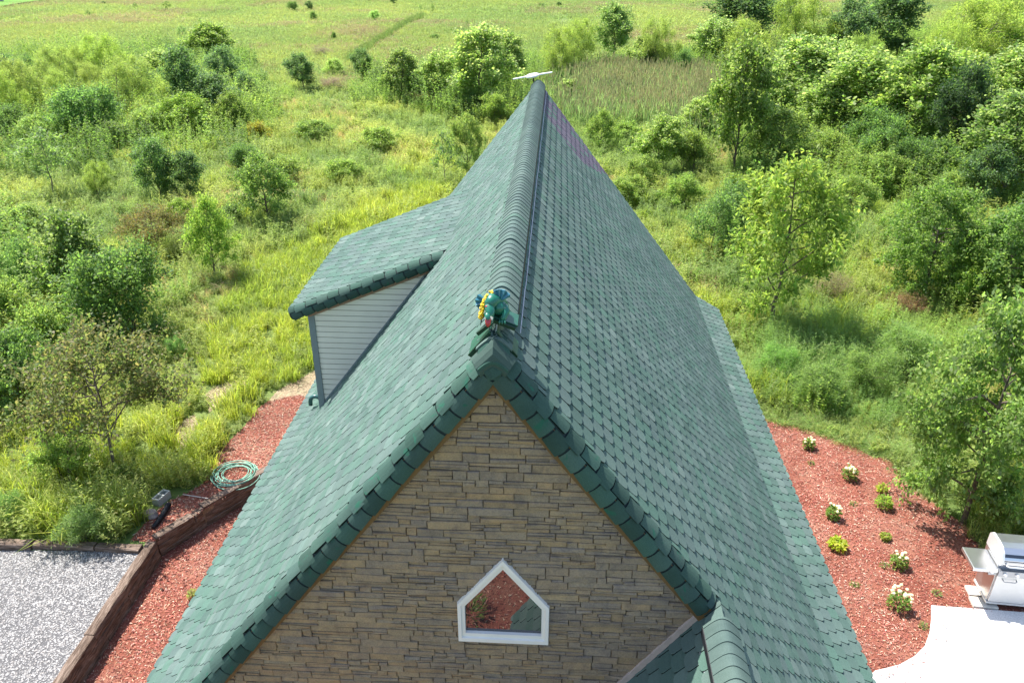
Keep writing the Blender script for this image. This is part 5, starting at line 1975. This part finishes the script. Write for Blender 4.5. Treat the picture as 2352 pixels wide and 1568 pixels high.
def field_points(rng, y0, y1, dens, spread=6):
    w0 = (y1 * .73 + spread)
    n = int((y1 - y0) * 2 * w0 * dens)
    x = rng.uniform(-w0, w0, n); y = rng.uniform(y0, y1, n)
    k = np.abs(x + .05 * y) < y * .72 + spread
    x, y = x[k], y[k]
    ok = np.ones(len(x), bool)
    for pl in CLEAR + [EDGE, GRILLP]:
        ok &= ~pip(x, y, pl)
    return x[ok], y[ok]


def put(x, y): return np.stack([x, y, hill(x, y) - .02], 1)


# zones in plan
YELLOW = gpl([(420, 900), (560, 620), (700, 560), (800, 500), (930, 440), (1060, 440), (900, 560), (760, 840), (640, 900), (560, 985), (480, 1040), (380, 1060), (440, 930)])
FINEZ = gpl([(1700, 960), (1690, 800), (1740, 720), (1990, 760), (2150, 700), (2300, 760), (2200, 900), (2050, 1000), (1830, 930)])
REEDS = gpl([(1300, 200), (1420, 175), (1600, 190), (1720, 250), (1690, 300), (1600, 320), (1440, 270), (1330, 300)])
rg = np.random.default_rng(21)
# near and middle ground
x, y = field_points(rg, 7, 62, 7.5)
nz = fbm(x, y, 7, 1); n2 = fbm(x + 40, y, 3.2, 5); yz = pip(x, y, YELLOW); fz_ = pip(x, y, FINEZ); rz = pip(x, y, REEDS)
asd = pip(x, y, ASIDE)
side_left_front = (x < -5) & (y < 17.5)
u = rg.random(len(x))
tallg = (yz & (u < .85)) | (side_left_front & (u < .5)) | (~yz & (nz > .62) & (u < .3))
finew = fz_ & ~tallg & (u < .75)
reed = rz & (u < .55)
drier = ~tallg & ~finew & ~reed & (fbm(x, y, 5, 40) > .60) & (u < .45)
weed = ~(tallg | finew | reed | drier)
far_ = np.clip((y - 22) / 30, 0, 1)


def tints(x, y, lo, hi, seed, s=4):
    t = fbm(x, y, s, seed)[:, None]
    t = np.clip((t - .3) / .4, 0, 1)
    return np.asarray(lo) * (1 - t) + np.asarray(hi) * t


for nm, coll, m, lab, cat, lo, hi, sc in (
        ('tall_grass', 'tall_grass_clumps', tallg, 'bright yellow green tall grass left of the house and in gaps', 'grass', (.95, 1.0, .9), (1.25, 1.15, .9), (.75, 1.15)),
        ('weeds', 'weed_clumps', weed, 'mixed waist high weeds covering the overgrown meadow', 'weeds', (.85, .95, .95), (1.45, 1.3, 1.1), (.55, 1.0)),
        ('feathery_weeds', 'fine_clumps', finew, 'feathery fresh green weeds right of the roof', 'weeds', (.9, 1.0, .9), (1.2, 1.15, 1.05), (.6, 1.1)),
        ('dry_grass', 'dry_clumps', drier, 'dry brownish grass patches among the weeds', 'grass', (.9, .9, .9), (1.2, 1.15, 1.1), (.7, 1.2))):
    xx, yy = x[m], y[m]
    n = len(xx)
    s = rg.uniform(sc[0], sc[1], n) * np.where(pip(xx, yy, ASIDE), .38, 1.0) * np.where(n2[m] > .58, 1.2, .9)
    zsc = s * rg.uniform(.8, 1.15, n)
    pts_ = put(xx, yy)
    scatter(nm, coll, pts_, np.stack([s, s, zsc], 1), tints(xx, yy, lo, hi, 50), lab, cat, rg)
xr_, yr_ = area_points(rg, REEDS, 4.0)
xr_ = xr_ + rg.normal(0, 1.3, len(xr_)); yr_ = yr_ + rg.normal(0, 1.6, len(xr_))
scatter('reeds', 'reed_clumps', put(xr_, yr_), np.repeat(rg.uniform(.75, 1.1, (len(xr_), 1)), 3, 1), tints(xr_, yr_, (.9, .95, 1), (1.25, 1.2, 1.25), 61), 'tall grey green reeds with brownish pink plumes behind the ridge', 'reeds', rg, .06)
# short ground cover close by
x, y = field_points(rg, 8, 34, 11)
n = len(x)
s_ = rg.uniform(.35, .55, n)
scatter('ground_cover', 'weed_clumps', put(x, y), np.stack([s_, s_, s_ * .6], 1), tints(x, y, (.95, 1, .9), (1.3, 1.2, 1.0), 81, 3), 'low green ground cover between the taller weeds', 'weeds', rg)
# bushy understorey of the thickets
THK = [gpl([(-60, 150), (560, 130), (640, 300), (600, 360), (300, 400), (-60, 420)]), gpl([(820, 190), (1020, 150), (1235, 150), (1235, 300), (1000, 275), (830, 245)]),
       gpl([(1260, 190), (1640, 120), (2420, 60), (2420, 500), (2150, 500), (1900, 450), (1680, 430), (1640, 200), (1560, 190), (1290, 205)]), gpl([(-60, 560), (150, 600), (260, 760), (230, 840), (-60, 960)]),
       gpl([(1660, 600), (1780, 680), (1720, 720), (1640, 600)]), gpl([(2180, 640), (2420, 600), (2420, 780), (2300, 780)])]
x, y = field_points(rg, 17, 66, .22)
ok = ~pip(x, y, YELLOW) & ~pip(x, y, REEDS) & (fbm(x, y, 9, 77) > .42)
x, y = x[ok], y[ok]
n = len(x); s_ = rg.uniform(.35, .85, n)
scatter('meadow_bushes', 'bush_clumps', put(x, y), np.stack([s_, s_, s_ * rg.uniform(.7, 1.2, n)], 1), tints(x, y, (.95, 1.0, .92), (1.45, 1.32, 1.15), 95, 6) * rg.uniform(.8, 1.2, (n, 1)), 'low leafy growth dotted through the overgrown meadow', 'undergrowth', rg)
bxs, bys = [], []
for t_ in THK:
    a_, b_ = area_points(rg, t_, .75)
    bxs.append(a_); bys.append(b_)
x, y = np.concatenate(bxs), np.concatenate(bys)
ok = ~pip(x, y, REEDS)
x, y = x[ok], y[ok]
n = len(x)
s_ = rg.uniform(.65, 1.5, n)
scatter('thicket_undergrowth', 'bush_clumps', put(x, y), np.stack([s_, s_, s_ * rg.uniform(.8, 1.5, n)], 1), tints(x, y, (.8, .85, .85), (1.3, 1.2, 1.1), 91, 5) * rg.uniform(.8, 1.2, (n, 1)), 'tangled leafy undergrowth filling the thickets between the trees', 'undergrowth', rg)
x, y = area_points(rg, ASIDE, 60)
n = len(x); s_ = rg.uniform(.3, .5, n)
scatter('cut_grass', 'dry_clumps', put(x, y), np.stack([s_ * 1.6, s_ * 1.6, s_ * .55], 1), np.array([[.62, .95, .62]]) * rg.uniform(.8, 1.3, (n, 1)), 'flattened clippings along the edge of the right mulch bed', 'grass', rg, .3)
# far field
x, y = field_points(rg, 60, 120, 2.6, 8)
x2, y2 = field_points(rg, 120, 215, 1.1, 12)
x, y = np.concatenate([x, x2]), np.concatenate([y, y2])
pk_ = fbm(x * .8, y * .6, 11, 31)
pink = (pk_ > .59 + .2 * (rg.random(len(x)) - .5)) & (y > 74)
wd_ = ~pink & (rg.random(len(x)) < np.clip((95 - y) / 90, .03, .35))
fld = ~pink & ~wd_
gro = np.where(y > 120, 1.35, 1.0)
for nm, coll, m, lab, cat, lo, hi, sc in (
        ('field_grass', 'field_clumps', fld, 'pale yellow green grass of the wide far field', 'grass', (.88, .95, .9), (1.15, 1.1, 1.0), (.8, 1.25)),
        ('pink_seed_grass', 'pink_clumps', pink, 'pinkish seeding grass in patches over the far field', 'grass', (.95, .98, .95), (1.15, 1.1, 1.1), (.8, 1.2)),
        ('field_weeds', 'weed_clumps', wd_, 'greener weeds scattered through the far field', 'weeds', (1.0, 1.05, 1.0), (1.4, 1.25, 1.05), (.6, .95))):
    xx, yy = x[m], y[m]
    n = len(xx)
    s = rg.uniform(sc[0], sc[1], n) * gro[m]
    scatter(nm, coll, put(xx, yy), np.stack([s, s, s * rg.uniform(.75, 1.1, n) / gro[m]], 1), tints(xx, yy, lo, hi, 70, 15), lab, cat, rg)
# a taller bank of grass along the path's left side
xb = np.concatenate([np.linspace(L_a[0], L_b[0], 60) for L_a, L_b in zip([TRK[i] for i in (0, 9, 8, 7)], [TRK[i] for i in (9, 8, 7, 6)])])
yb_ = np.concatenate([np.linspace(L_a[1], L_b[1], 60) for L_a, L_b in zip([TRK[i] for i in (0, 9, 8, 7)], [TRK[i] for i in (9, 8, 7, 6)])])
xb = xb + rg.normal(-.1, .12, len(xb)); yb_ = yb_ + rg.normal(0, .3, len(xb))
scatter('path_side_grass', 'field_clumps', put(xb, yb_), np.repeat(rg.uniform(1.0, 1.3, (len(xb), 1)), 3, 1) * np.array([.4, .4, 1.7]), np.tile(np.array([[.75, .85, .75]]), (len(xb), 1)), 'taller dark green grass bank along the trodden path', 'grass', rg)
